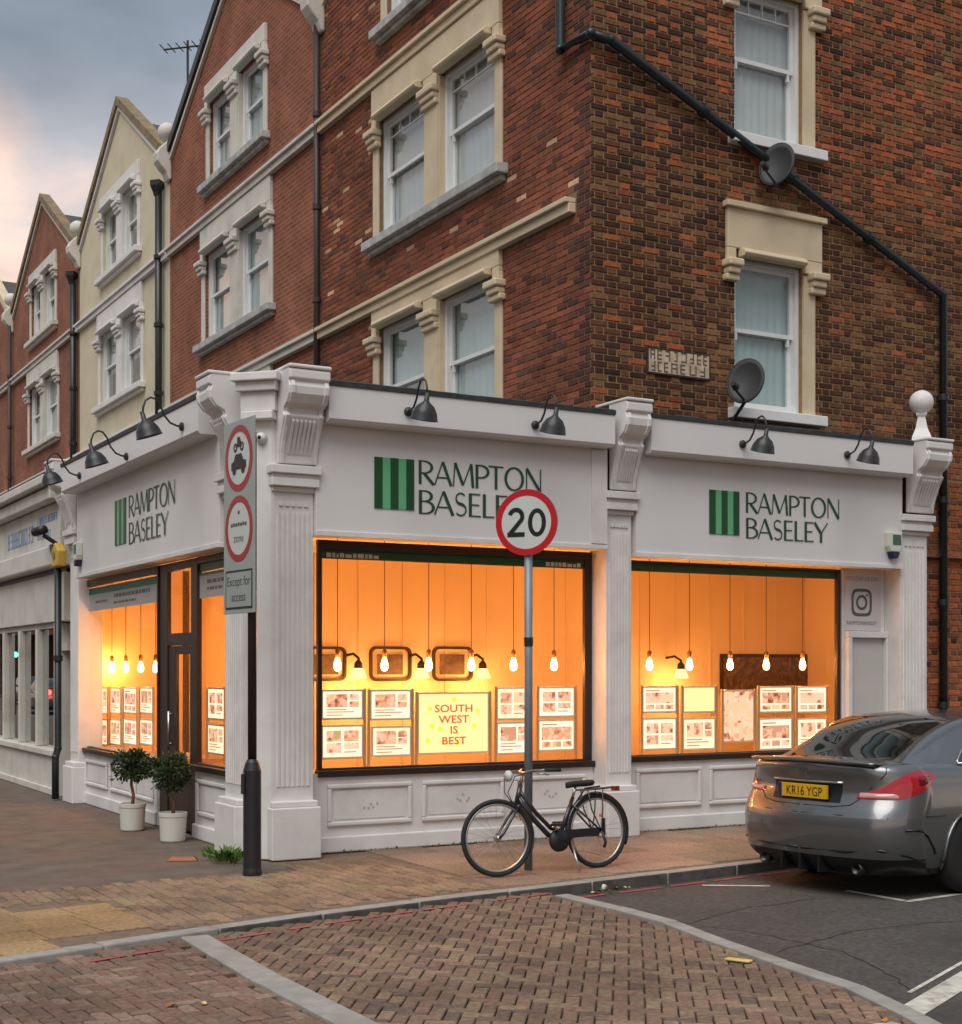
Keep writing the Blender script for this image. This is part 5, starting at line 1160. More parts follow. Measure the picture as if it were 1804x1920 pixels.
def glyph2(a):     # bold 2 and 0 drawn as strokes
    pts = arc(a,zc+0.055,0.062,0.062,165,-30,12) + [(a-0.062,zc-0.105)]; L = []
    pts2 = pts; w = 0.042
    vs = []; fs = []
    for i, p in enumerate(pts2):
        q0 = pts2[max(i-1,0)]; q1 = pts2[min(i+1,len(pts2)-1)]; dx, dy = q1[0]-q0[0], q1[1]-q0[1]; l = math.hypot(dx,dy); nx, ny = -dy/l*w/2, dx/l*w/2
        vs += [fD(p[0]+nx,p[1]+ny,0.004), fD(p[0]-nx,p[1]-ny,0.004)]
        if i: fs.append((2*i-2,2*i-1,2*i+1,2*i))
    m.add(vs, fs); m.prism([(a-0.085,zc-0.13),(a+0.085,zc-0.13),(a+0.085,zc-0.088),(a-0.085,zc-0.088)], fD, 0.0042, 0.0045)
glyph2(-0.10)
vs = []; fs = []; n = 30
for i in range(n): c, s = math.cos(2*math.pi*i/n), math.sin(2*math.pi*i/n); vs += [fD(0.105+0.088*c,zc-0.005+0.128*s,0.004), fD(0.105+0.046*c,zc-0.005+0.088*s,0.004)]
for i in range(n): j = (i+1)%n; fs.append((2*i,2*i+1,2*j+1,2*j))
m.add(vs, fs); m.build('numeral', SBK, ds, kind='stuff')

# ================================================================== POTTED TREES, WEEDS, LITTER
POT = mat('white_pot',(0.58,0.58,0.53),0.5,0.05,4,dirt=(0.3,0.28,0.24),dirtamt=0.3,dscale=4)
def leaf_mat(name, c1, c2):
    m = bpy.data.materials.new(name); m.use_nodes = True; t = m.node_tree; b = t.nodes['Principled BSDF']; g_ = t.nodes.new('ShaderNodeNewGeometry')
    rp_ = t.nodes.new('ShaderNodeValToRGB'); rp_.color_ramp.elements[0].color = (*c1,1); rp_.color_ramp.elements[1].color = (*c2,1); t.links.new(g_.outputs['Random Per Island'], rp_.inputs[0]); t.links.new(rp_.outputs[0], b.inputs['Base Color'])
    b.inputs['Roughness'].default_value = 0.5; b.inputs['Specular IOR Level'].default_value = 0.35; return m
LEAF = leaf_mat('bay_leaf', (0.018,0.038,0.016), (0.075,0.105,0.045)); WEED = leaf_mat('weed_leaf', (0.045,0.11,0.015), (0.14,0.24,0.05)); BARK = mat('bark',(0.16,0.085,0.055),0.85,0.25,20,bump=0.4,bscale=60); SOIL = mat('soil',(0.16,0.10,0.075),0.95,0.3,20)
def leaf(m, c, d, L, w):
    d = d.normalized(); s = d.cross(Vector((random.uniform(-1,1),random.uniform(-1,1),random.uniform(-1,1)))).normalized(); n = s.cross(d)
    m.add([c, c+d*L*0.5+s*w+n*L*0.08, c+d*L, c+d*L*0.5-s*w+n*L*0.08], [(0,1,2,3)])
def potted(x, y, label, seed, r=0.30, zc=1.0, h=0.40, lean=0.0):
    random.seed(seed); t = thing('potted_tree', (x,y,0), label, 'potted tree', 'clipped bay trees in white pots')
    MB().lathe([(0.125,0.0),(0.132,0.015),(0.145,h-0.05),(0.150,h-0.045),(0.152,h),(0.138,h),(0.135,h-0.04),(0.001,h-0.04)], (x,y,0), 28).build('pot', POT, t, smooth=False, bevel=0.004)
    MB().lathe([(0.134,0),(0.001,0.015)], (x,y,h-0.045), 20).build('soil', SOIL, t)
    m = MB(); m.tube([(x,y,h-0.05),(x+0.012,y,0.40),(x-0.01+lean,y+0.01,0.52),(x+lean,y,zc+0.02)], [0.022,0.019,0.017,0.013], 9)
    for k in range(7):
        a = random.uniform(0,6.28); m.tube([(x+lean,y,zc-0.13+0.025*k),(x+lean+0.08*math.cos(a),y+0.08*math.sin(a),zc-0.04+0.03*k),(x+lean+0.15*math.cos(a),y+0.15*math.sin(a),zc+0.03*k-0.02)], [0.011,0.008,0.004], 5)
    m.build('trunk', BARK, t, smooth=True)
    m = MB(); cl = []
    for k in range(46):
        d = Vector((random.gauss(0,1),random.gauss(0,1),random.gauss(0,1))).normalized(); cl.append((Vector((x+lean,y,zc)) + Vector((d.x,d.y,d.z*0.86))*r*random.uniform(0.45,0.98), random.uniform(0.045,0.085)))
    for c, rr in cl:
        for k in range(42):
            d = Vector((random.gauss(0,1),random.gauss(0,1),random.gauss(0,1)+0.2)).normalized(); leaf(m, c+d*rr*random.uniform(0.2,1), (d + (c-Vector((x+lean,y,zc))).normalized()*0.5), random.uniform(0.035,0.062), random.uniform(0.010,0.017))
    m.build('crown', LEAF, t)
potted(4.62, 16.25, 'bay tree in white pot standing before the riser, farther from the corner', 3, r=0.21, zc=0.73, h=0.31)
potted(4.70, 15.0, 'bay tree in white pot standing before the shop door', 5, r=0.215, zc=0.73, h=0.31, lean=-0.03)
random.seed(21)
t = thing('weed_clump', (4.66,13.12,0), 'green weeds growing at the foot of the black sign post', 'weeds'); m = MB()
for k in range(120):
    a = random.uniform(0,6.28); rr = abs(random.gauss(0,0.13)); c = Vector((4.64+rr*math.cos(a)*0.9, 13.12+rr*math.sin(a)*1.3, random.uniform(0.0,0.06))); leaf(m, c, Vector((math.cos(a)*0.7,math.sin(a)*0.7,random.uniform(0.3,1.2))), random.uniform(0.06,0.16), random.uniform(0.014,0.03))
m.build('leaves', WEED, t)
m = MB()
for k in range(150):       # moss and small weeds along the wall foot
    x = random.choice([random.uniform(5.6,8.9), random.uniform(9.4,12.5)]); c = Vector((x, 13.24+random.uniform(-.05,.02), 0.0)); leaf(m, c, Vector((random.uniform(-.6,.6),random.uniform(-.9,0),random.uniform(0.2,1))), random.uniform(0.02,0.05), 0.008)
o = m.build('moss_tufts', WEED); o['kind'] = 'stuff'; tag(o, 'small moss and weed tufts along the foot of the shop wall', 'moss')
def flat_leaf(x, y, z, s, ang, mt, label, cat='leaf', name='fallen_leaf'):
    m = MB(); P = [(-1,0),(-0.5,0.38),(0.1,0.5),(0.6,0.3),(1,0),(0.55,-0.32),(0,-0.48),(-0.55,-0.33)]; ca, sa = math.cos(ang), math.sin(ang)
    vs = [(x+(p*ca-q*sa)*s, y+(p*sa+q*ca)*s, z+0.006+0.25*s*abs(q)+0.012*random.random()) for p,q in P] + [(x,y,z+0.004)]
    m.add(vs, [(i,(i+1)%8,8) for i in range(8)]); o = m.build(name, mt); tag(o, label, cat, 'dead leaves on the paving'); return centre(o)
LB = mat('dead_leaf_brown',(0.33,0.14,0.045),0.7,0.2,20); LY = mat('dead_leaf_yellow',(0.62,0.45,0.16),0.7,0.15,20)
q = ray_at(322,1888,lambda dx,dy:1); 
def gp(u, v, z): k = (z-1.83)/((1255-v)/2708.); r = ray_at(u, v, lambda dx,dy: k); return r
g1 = gp(322,1888,-0.03); flat_leaf(g1[0],g1[1],-0.03,0.045,0.4,LB,'curled brown leaf on the red paving blocks')
g1 = gp(383,1884,-0.03); flat_leaf(g1[0],g1[1],-0.03,0.032,1.4,LY,'small yellow leaf on the red paving blocks')
g1 = gp(1385,1803,-0.03); m = MB(); m.box(-0.085,0.085,-0.03,0.03,0,0.012); o = m.build('litter_card', LY, bevel=0.004); o.location = (g1[0],g1[1],-0.026); o.rotation_euler = (0,0,R(-62)); tag(o, 'pale card scrap lying on the blocks by the edging', 'litter')
g1 = gp(1690,1912,-0.03); flat_leaf(g1[0]-0.12,g1[1],-0.03,0.04,0.9,mat('dead_leaf_orange',(0.55,0.22,0.04),0.7),'orange leaf at the end of the edging stones')
g1 = gp(1128,1672,-0.1); random.seed(5)
for k in range(9): flat_leaf(g1[0]+random.gauss(0,0.10), g1[1]+random.gauss(0,0.07), -0.1+0.008*k*0.4, random.uniform(0.03,0.05), random.uniform(0,6), LB if k % 3 else LY, 'dead leaf in the small heap in the gutter by the kerb')
m = MB(); m.box(-0.05,0.05,-0.035,0.035,0,0.05); o = m.build('litter_wrapper', mat('white_litter',(0.6,0.6,0.58),0.6), bevel=0.015); o.location = (g1[0]+0.02,g1[1]+0.02,-0.085); o.rotation_euler = (0.3,0.2,0.7); tag(o, 'white crumpled wrapper on the leaf heap in the gutter', 'litter')
m = MB(); m.add([(4.15,13.45,0.003),(4.42,13.35,0.003),(4.50,13.62,0.003),(4.30,13.75,0.003)], [(0,1,2,3)]); m.build('repair_patch', mat('patch_red',(0.36,0.13,0.07),0.9,0.2,8), pave)

# ================================================================== BICYCLE (local: rear hub over the origin, front towards -x)
bike = thing('bicycle', (7.485,11.06,0), 'black step-through bicycle with rear rack on its kickstand against the sign pole', 'bicycle', rot=(R(-3.5),0,R(3)))
TYRE = mat('tyre_black',(0.018,0.018,0.018),0.75); RIM = mat('rim_silver',(0.45,0.45,0.44),0.35,metal=0.8); FRM = mat('bike_black_paint',(0.022,0.018,0.022),0.28,coat=0.5); CHR = mat('bike_silver',(0.42,0.42,0.42),0.3,metal=0.9)
bl = lambda m, nm, mt, par=bike, sm=True: m.build(nm, mt, par, smooth=sm, local=True)
def torus_pts(cx, cz, r, n=40, steer=0.0, ax=None):
    P = []
    for i in range(n):
        a = 2*math.pi*i/n; p = Vector((cx+r*math.cos(a), 0, cz+r*math.sin(a)))
        if steer: p = Vector((cx,0,0)) + Matrix.Rotation(steer,3,'Z') @ (p-Vector((cx,0,0)))
        P.append(p)
    return P
def wheel(cx, r, st=0.0):
    w = bl(MB().tube(torus_pts(cx,r,r-0.020,44,st), 0.021, 8, closed=True), 'wheel', TYRE)
    bl(MB().tube(torus_pts(cx,r,r-0.048,44,st), 0.012, 6, closed=True), 'rim', RIM, w)
    m = MB(); rot = Matrix.Rotation(st,3,'Z')
    for k in range(28):
        a = 2*math.pi*k/28; s = 0.025 if k % 2 else -0.025; p = rot @ Vector((0.02*math.cos(a+1.2*(1 if k%4<2 else -1)), s, 0.02*math.sin(a+1.2*(1 if k%4<2 else -1)))); q = rot @ Vector(((r-0.05)*math.cos(a),0,(r-0.05)*math.sin(a)))
        m.tube([Vector((cx,0,r))+p, Vector((cx,0,r))+q], 0.0013, 4, caps=False)
    o = bl(m, 'spoke', CHR, w); o['kind'] = 'stuff'
    bl(MB().lathe([(0.018,-0.05),(0.022,-0.03),(0.022,0.03),(0.018,0.05)], (cx,0,r), 12, rot @ Vector((0,1,0))), 'hub', CHR, w)
    return w
RW = 0.343; wheel(0.0, RW); ST = R(-10); wheel(-1.10, RW, ST)
rot = Matrix.Rotation(ST,3,'Z'); FX = Vector((-1.10,0,0))
def fw(x, y, z): v = rot @ Vector((x+1.10,y,0)); return (v.x-1.10, v.y, z)
BB = (-0.44,0,0.285); HT, HB = (-0.835,0,0.80), (-0.885,0,0.62)
fr = bl(MB().tube([HT,HB], 0.024, 12), 'frame', FRM)
bl(MB().tube([(-0.865,0,0.685),(-0.72,0,0.50),(-0.55,0,0.335),BB], 0.024, 12), 'down_tube', FRM, fr); bl(MB().tube([(-0.85,0,0.75),(-0.68,0,0.545),(-0.52,0,0.395),(-0.40,0,0.36)], 0.020, 12), 'top_tube', FRM, fr)
bl(MB().tube([BB,(-0.265,0,0.66)], 0.020, 12), 'seat_tube', FRM, fr)
for s in (-1,1):
    bl(MB().tube([(-0.44,0.03*s,0.285),(-0.1,0.055*s,0.33),(0,0.06*s,RW)], 0.011, 8), 'chain_stay', FRM, fr); bl(MB().tube([(-0.29,0.02*s,0.60),(-0.12,0.05*s,0.45),(0,0.06*s,RW)], 0.009, 8), 'seat_stay', FRM, fr)
    bl(MB().tube([fw(-0.905,0.035*s,0.60),fw(-0.98,0.05*s,0.50),fw(-1.06,0.052*s,0.38),fw(-1.10,0.052*s,RW)], 0.013, 8), 'fork_blade', FRM, fr)
bl(MB().tube([fw(-0.90,-0.05,0.61),fw(-0.90,0.05,0.61)], 0.018, 8), 'fork_crown', FRM, fr)
bl(MB().tube([(-0.265,0,0.66),(-0.225,0,0.765)], 0.013, 10), 'seat_post', CHR)
m = MB(); prof = [(-0.30,0.018,0.792),(-0.24,0.024,0.800),(-0.17,0.05,0.803),(-0.10,0.085,0.803),(-0.05,0.088,0.806),(-0.02,0.06,0.806)]; vs = []; fs = []
for x, w, z in prof:
    for j in range(10): a = 2*math.pi*j/10; vs.append((x-0.03, w*math.cos(a), z-0.014+0.024*math.sin(a)*(1 if math.sin(a)>0 else 1.5)))
for i in range(len(prof)-1):
    for j in range(10): fs.append((i*10+j,i*10+(j+1)%10,(i+1)*10+(j+1)%10,(i+1)*10+j))
fs += [tuple(range(9,-1,-1)), tuple(50+j for j in range(10))]; bl(m.add(vs,fs), 'saddle', TYRE)
bl(MB().tube([HT,(-0.805,0,0.895)], 0.015, 10), 'stem', mat('bike_stem_tan',(0.30,0.17,0.09),0.4,metal=0.4))
hb = bl(MB().tube([fw(-0.62,-0.30,0.925),fw(-0.72,-0.27,0.93),fw(-0.81,-0.12,0.92),fw(-0.825,0,0.905),fw(-0.81,0.12,0.92),fw(-0.72,0.27,0.93),fw(-0.62,0.30,0.925)], 0.011, 10), 'handlebar', CHR)
for s in (-1,1):
    bl(MB().tube([fw(-0.74,0.262*s,0.93),fw(-0.60,0.303*s,0.924)], 0.017, 10), 'grip', TYRE, hb); bl(MB().tube([fw(-0.76,0.20*s,0.925),fw(-0.80,0.24*s,0.90),fw(-0.70,0.27*s,0.885)], 0.006, 6), 'brake_lever', CHR, hb)
    bl(MB().tube([fw(-0.80,0.2*s,0.92),fw(-0.96,0.12*s,0.88),fw(-1.0,0.04*s,0.74),fw(-0.93,0.0,0.62)], 0.0045, 6), 'brake_cable', BLACK, hb)
m = MB(); bl(m.lathe([(0.001,0.0),(0.05,0.005),(0.05,0.03),(0.001,0.04)], (-0.93,0.02,0.88), 14, (-1,0,0.1)), 'headlamp', SWH, hb)
# mudguards
def guard(cx, a0, a1, nm, st=0.0):
    m = MB(); vs = []; fs = []; n = 26
    for i in range(n+1):
        a = R(a0+(a1-a0)*i/n)
        for dy, rr in ((-0.028,RW+0.006),(0,RW+0.018),(0.028,RW+0.006)):
            p = Vector((rr*math.cos(a),dy,0)); p = Matrix.Rotation(st,3,'Z') @ p; vs.append((cx+p.x, p.y, RW+rr*math.sin(a)))
        if i: fs += [(3*i-3,3*i-2,3*i+1,3*i),(3*i-2,3*i-1,3*i+2,3*i+1)]
    o = bl(m.add(vs,fs), nm, FRM); o.modifiers.new('s','SOLIDIFY').thickness = 0.003
guard(0, -25, 190, 'rear_mudguard'); guard(-1.10, -20, 62, 'front_mudguard', ST)
bl(MB().lathe([(0.001,-0.035),(0.10,-0.03),(0.105,0.0),(0.09,0.012),(0.001,0.014)], (-0.475,-0.05,0.285), 24, (0,1,0)), 'chain_guard', BLACK); bl(MB().box(-0.46,-0.03,-0.075,-0.052,0.30,0.375), 'chain_case', BLACK, sm=False)
for s in (-1,1):
    bl(MB().tube([(-0.44,0.05*s,0.285),(-0.44+0.09*s,0.075*s,0.285+0.145*s*(-1 if s>0 else 1)*(-1))], 0.009, 8), 'crank', CHR); bl(MB().box(-0.44+0.09*s-0.045,-0.44+0.09*s+0.045,0.075*s if s>0 else -0.155,0.155 if s>0 else -0.075,0.285+0.145*s*(-1 if s>0 else 1)*(-1)-0.012,0.285+0.145*s*(-1 if s>0 else 1)*(-1)+0.012), 'pedal', TYRE, sm=False)
bl(MB().tube([(-0.34,-0.06,0.28),(-0.37,-0.16,0.13),(-0.375,-0.225,0.015)], 0.012, 8), 'kickstand', CHR)
rk = bl(MB().tube([(-0.22,-0.055,0.72),(0.20,-0.055,0.735),(0.23,0.0,0.737),(0.20,0.055,0.735),(-0.22,0.055,0.72)], 0.007, 8), 'rear_rack', FRM)
for s in (-1,1):
    bl(MB().tube([(0.0,0.068*s,RW),(0.03,0.06*s,0.55),(0.04,0.056*s,0.73)], 0.006, 6), 'rack_strut', FRM, rk); bl(MB().tube([(0.0,0.068*s,RW),(-0.10,0.06*s,0.55),(-0.13,0.056*s,0.725)], 0.006, 6), 'rack_strut', FRM, rk)
bl(MB().box(0.215,0.245,-0.045,0.045,0.70,0.745), 'rear_reflector', mat('reflector_red',(0.25,0.02,0.015),0.3), rk, False)
bl(MB().tube([(-0.24,0,0.60),(-0.12,0.0,0.735),(0.05,0,0.75)], 0.008, 8), 'frame_lock_cable', BLACK)
bl(MB().box(0.0,0.03,-0.09,-0.075,0.30,0.46), 'derailleur', BLACK, sm=False); bl(MB().tube([(0.0,-0.08,0.33),(0.03,-0.085,0.24),(0.01,-0.085,0.19)], 0.014, 8), 'derailleur_cage', BLACK)
ORL = mat('orange_reflector',(0.75,0.16,0.02),0.3); bl(MB().box(-0.875,-0.80,-0.05,-0.03,0.485,0.52), 'orange_reflector', ORL, sm=False); bl(MB().box(-0.01,0.03,-0.06,-0.05,0.47,0.495), 'orange_reflector', ORL, sm=False)

# ================================================================== CAR (local: x forward from the rear bumper, y towards the kerb, z up)
car = thing('parked_car', (8.50,9.50,-0.098), 'dark grey saloon car parked at the kerb, its rear towards the shop corner', 'car', rot=(0,0,R(7)))
car.scale = (1.05,1.03,1.06)
def metal_paint():
    m = bpy.data.materials.new('grey_car_paint'); m.use_nodes = True; b = m.node_tree.nodes['Principled BSDF']
    b.inputs['Base Color'].default_value = (0.17,0.178,0.182,1); b.inputs['Metallic'].default_value = 0.75; b.inputs['Roughness'].default_value = 0.30
    b.inputs['Coat Weight'].default_value = 1.0; b.inputs['Coat Roughness'].default_value = 0.04; return m
PAINT = metal_paint(); CGL = mat('car_glass',(0.008,0.010,0.010),0.03,spec=0.9,coat=0.6); CBK = mat('car_black_trim',(0.010,0.010,0.011),0.35); CCH = mat('car_chrome',(0.6,0.6,0.6),0.12,metal=1.0)
TLR = mat('tail_light_red',(0.36,0.012,0.02),0.12,coat=0.8); TLC = mat('tail_light_clear',(0.55,0.28,0.28),0.12,coat=0.8); TLD = mat('tail_light_dark',(0.14,0.004,0.01),0.12,coat=0.8)
def interp(T, x):
    if x <= T[0][0]: return T[0][1]
    for i in range(len(T)-1):
        (a,b),(c,d) = T[i],T[i+1]
        if x <= c:
            m0 = (T[i+1][1]-T[i-1][1])/(T[i+1][0]-T[i-1][0]) if i > 0 else (d-b)/(c-a); m1 = (T[i+2][1]-b)/(T[i+2][0]-a) if i < len(T)-2 else (d-b)/(c-a)
            k = (x-a)/(c-a); h = c-a; return (2*k**3-3*k*k+1)*b + (k**3-2*k*k+k)*h*m0 + (-2*k**3+3*k*k)*d + (k**3-k*k)*h*m1
    return T[-1][1]
CL = 4.69
XR = [(0.18,0.20),(0.26,0.07),(0.36,0.02),(0.50,0.0),(0.62,0.005),(0.70,0.035),(0.78,0.075),(0.86,0.10),(0.95,0.085),(1.02,0.06),(1.06,0.06)]
XF = [(0.18,0.25),(0.30,0.05),(0.45,0.0),(0.60,0.02),(0.75,0.15),(0.95,0.5),(1.06,0.7)]
WH = [(0.18,0.80),(0.26,0.865),(0.40,0.898),(0.55,0.905),(0.70,0.905),(0.80,0.895),(0.90,0.875),(1.0,0.835),(1.06,0.79)]
ZT = [(0.0,1.055),(0.5,1.06),(1.0,1.045),(1.6,1.02),(2.6,0.985),(3.3,0.95),(4.0,0.86),(4.5,0.74),(4.69,0.66)]
def outline(zn):
    w, xr, xf = interp(WH,zn), interp(XR,zn), CL-interp(XF,zn); P = []; rcx, rcy = 0.42, 0.30; bow = 0.085
    xb = lambda y: xr + bow*(y/(w-rcy))**2
    for i in range(16): y = (w-rcy)*i/16; P.append((xb(y), y))
    x0 = xr+bow; sl = 2*bow/(w-rcy)
    for i in range(16):
        a = (math.pi/2)*i/16; P.append((x0 + rcx*(1-math.cos(a))**1.0*0.85 + 0.22*sl*math.sin(a), (w-rcy)+rcy*math.sin(a)))
    x1 = P[-1][0]+0.03; x2 = xf-0.75
    for i in range(84): t_ = i/84; P.append((x1+(x2-x1)*t_, w*(1-0.02*(2*t_-1)**2)))
    for i in range(14): a = (math.pi/2)*i/14; P.append((x2+0.55*math.sin(a), (w*0.98-0.45)+0.45*math.cos(a)))
    for i in range(9): k = i/8; P.append((x2+0.55+0.20*(1-(1-k)**2), (w*0.98-0.45)*(1-k)))
    return P
NZ = 30; rows = []
for k in range(NZ+1):
    zn = 0.18 + (1.06-0.18)*k/NZ; rows.append([(x,y,0.18+(interp(ZT,x)-0.18)*(k/NZ)) for x,y in outline(zn)])
NP = len(rows[0]); AX = ((1.12,0.325),(3.90,0.325)); RA = 0.362
def cut(p): return any((p[0]-ax)**2+(p[2]-az)**2 < RA*RA for ax,az in AX) and abs(p[1]) > 0.45
def zone(c):
    x, y, z = c
    if cut(c): return None
    if z < 0.335 + 0.05*max(0,(abs(y)-0.5))*0 and x < 0.55: return 'bumper_diffuser'
    if z < 0.23: return 'sill'
    if z < 0.66 and x < 0.62: return 'bumper'
    return 'body'
parts = {}
def addf(key, q): parts.setdefault(key, MB()).add(q, [(0,1,2,3)])
for s in (1,-1):
    for k in range(NZ):
        for i in range(NP-1):
            q = [rows[k][i],rows[k][i+1],rows[k+1][i+1],rows[k+1][i]]; q = [(x,y*s,z) for x,y,z in q]
            if s < 0: q.reverse()
            c = tuple(sum(v[j] for v in q)/4 for j in range(3)); z_ = zone(c)
            if z_: addf(z_, q)
    top = rows[NZ]; V = 8                                    # deck, bonnet and roof base
    for i in range(NP-1):
        for v in range(V):
            def tp(j, vv): x,y,z = top[j]; f = 1-(vv/V); return (x, y*f*s, z+0.035*(1-f*f)*min(1,max(0.0,x)/0.25)*min(1,(CL-x)/0.3))
            q = [tp(i,v),tp(i+1,v),tp(i+1,v+1),tp(i,v+1)]
            if s < 0: q.reverse()
            addf('body', q)
    bot = rows[0]
    for i in range(NP-1):
        q = [(bot[i][0],0,0.19),(bot[i+1][0],0,0.19),(bot[i+1][0],bot[i+1][1]*s,0.18),(bot[i][0],bot[i][1]*s,0.18)]; addf('underbody', q)
def weld(o):
    import bmesh
    b = bmesh.new(); b.from_mesh(o.data); bmesh.ops.remove_doubles(b, verts=b.verts, dist=0.0004); bmesh.ops.recalc_face_normals(b, faces=b.faces); b.to_mesh(o.data); b.free(); o.data.polygons.foreach_set('use_smooth',[True]*len(o.data.polygons)); return o
cl = lambda m, nm, mt, par=car, sm=True: m.build(nm, mt, par, smooth=sm, local=True)
body = weld(cl(parts['body'],'body',PAINT)); bmp = weld(cl(parts['bumper'],'bumper',PAINT)); weld(cl(parts['bumper_diffuser'],'diffuser',CBK,bmp)); weld(cl(parts['sill'],'sill',CBK)); cl(parts['underbody'],'underbody',CBK)
# greenhouse
ZR = [(0.40,1.045),(0.55,1.105),(0.75,1.20),(1.0,1.315),(1.25,1.395),(1.5,1.43),(2.0,1.445),(2.4,1.44),(2.7,1.405),(3.0,1.29),(3.3,1.12),(3.6,0.96)]
WB = [(0.40,0.70),(0.9,0.775),(1.5,0.815),(2.5,0.82),(3.2,0.80),(3.6,0.74)]; WR = [(0.40,0.60),(0.9,0.575),(1.5,0.575),(2.5,0.58),(3.0,0.60),(3.6,0.68)]
def gh(x, v):
    zb = interp(ZT,x)-0.02; zr = max(interp(ZR,x), zb+0.004); wb, wr = interp(WB,x), interp(WR,x); e = min(0.07,(zr-zb)*0.35)
    if v <= 0.5: k = v/0.5; kk = k**1.15; return (x, wb+(wr+0.055-wb)*kk, zb+(zr-e-zb)*k)
    a = (v-0.5)/0.5; an = min(a/0.22,1.0)
    if a < 0.22: t_ = an*math.pi/2; return (x, wr+0.055-0.075*(1-math.cos(t_)), zr-e+(e-0.012)*math.sin(t_))
    k = (a-0.22)/0.78; return (x, (wr-0.02)*(1-k), zr-0.012+0.030*(1-(1-k)**2))
gp_ = {}
NX, NV = 96, 40
for s in (1,-1):
    for i in range(NX):
        for j in range(NV):
            x0, x1 = 0.40+3.2*i/NX, 0.40+3.2*(i+1)/NX; q = [gh(x0,j/NV),gh(x1,j/NV),gh(x1,(j+1)/NV),gh(x0,(j+1)/NV)]; xc, v = (x0+x1)/2, (j+0.5)/NV
            key = 'cabin'
            if v > 0.63 and 0.47 < xc < 1.27: key = 'rear_window'
            elif v > 0.63 and 2.70 < xc < 3.52: key = 'windscreen'
            elif 0.06 < v < 0.42 and 1.06+0.42*(v/0.42)**2.0 < xc < 3.22-0.62*(v/0.42): key = 'pillar' if (2.06 < xc < 2.14 or 1.40 < xc < 1.44) else 'side_window'
            if key == 'side_window': key += '_l' if s > 0 else '_r'
            q = [(x,y*s,z) for x,y,z in q]
            if s < 0: q.reverse()
            gp_.setdefault(key, MB()).add(q, [(0,1,2,3)])
cab = weld(cl(gp_['cabin'],'cabin',PAINT)); weld(cl(gp_['rear_window'],'rear_window',CGL,cab)); weld(cl(gp_['windscreen'],'windscreen',CGL,cab)); weld(cl(gp_['side_window_l'],'side_window',CGL,cab)); weld(cl(gp_['side_window_r'],'side_window',CGL,cab)); weld(cl(gp_['pillar'],'pillar',CBK,cab))
for s in (1,-1):
    P = [gh(1.06+0.42*(v/0.42)**2.0, v) for v in [0.06+0.36*i/10 for i in range(11)]] + [gh(1.48+1.12*i/8, 0.42) for i in range(1,9)]
    P = [gh(3.2-2.13*i/14, 0.06) for i in range(14)] + P
    cl(MB().tube([(x,(y+0.004)*s,z) for x,y,z in P], 0.008, 6), 'window_chrome', CCH, cab)
# surface point on the body by distance along the outline
def surf(l, z):
    zn = z; P = outline(zn); d = 0
    for a, b in zip(P,P[1:]):
        L = math.hypot(b[0]-a[0],b[1]-a[1])
        if d+L >= l:
            k = (l-d)/L; x, y = a[0]+(b[0]-a[0])*k, a[1]+(b[1]-a[1])*k; nx, ny = (b[1]-a[1])/L, -(b[0]-a[0])/L; return Vector((x,y,z)), Vector((-nx,-ny,0))*-1
        d += L
    return Vector((P[-1][0],P[-1][1],z)), Vector((1,0,0))
def patch(name, l0, l1, lo, hi, mt, off=0.008, n=22, k=6, par=body):
    for s in (1,-1):
        m = MB(); vs = []; fs = []
        for i in range(n+1):
            l = l0+(l1-l0)*i/n; a, b = lo((l-l0)/(l1-l0)), hi((l-l0)/(l1-l0))
            for j in range(k+1):
                z = a+(b-a)*j/k; p, nr = surf(l, z); nr = Vector((-abs(nr.x) if l < 0.75 else nr.x, abs(nr.y), 0)); e = math.sin(math.pi*min(max(j/k,0.02),0.98))**0.4*math.sin(math.pi*min(max(i/n,0.02),0.98))**0.4
                q = p + Vector((-1,0.35,0)).normalized()*off*e if l < 0.9 else p + Vector((-0.25,1,0)).normalized()*off*e; vs.append((q.x,q.y*s,q.z))
        for i in range(n):
            for j in range(k): f = (i*(k+1)+j,(i+1)*(k+1)+j,(i+1)*(k+1)+j+1,i*(k+1)+j+1); fs.append(f if s > 0 else f[::-1])
        cl(m.add(vs,fs), name, mt, par)
S_ = lambda t_: t_*t_*(3-2*t_)
LO = lambda t_: 0.795+0.155*max(0,(t_-0.45)/0.55)**1.5; HI = lambda t_: 0.835+0.185*S_(min(1,t_/0.75))-0.04*max(0,(t_-0.75)/0.25)**2
patch('tail_light', 0.50, 1.22, LO, HI, TLR, 0.014)
patch('tail_light_reverse_lens', 0.52, 0.86, lambda t_: 0.802, lambda t_: 0.842+0.01*t_, TLC, 0.020)
patch('tail_light_indicator', 0.97, 1.17, lambda t_: 0.865+0.085*t_, lambda t_: 0.99-0.012*t_, TLD, 0.020)
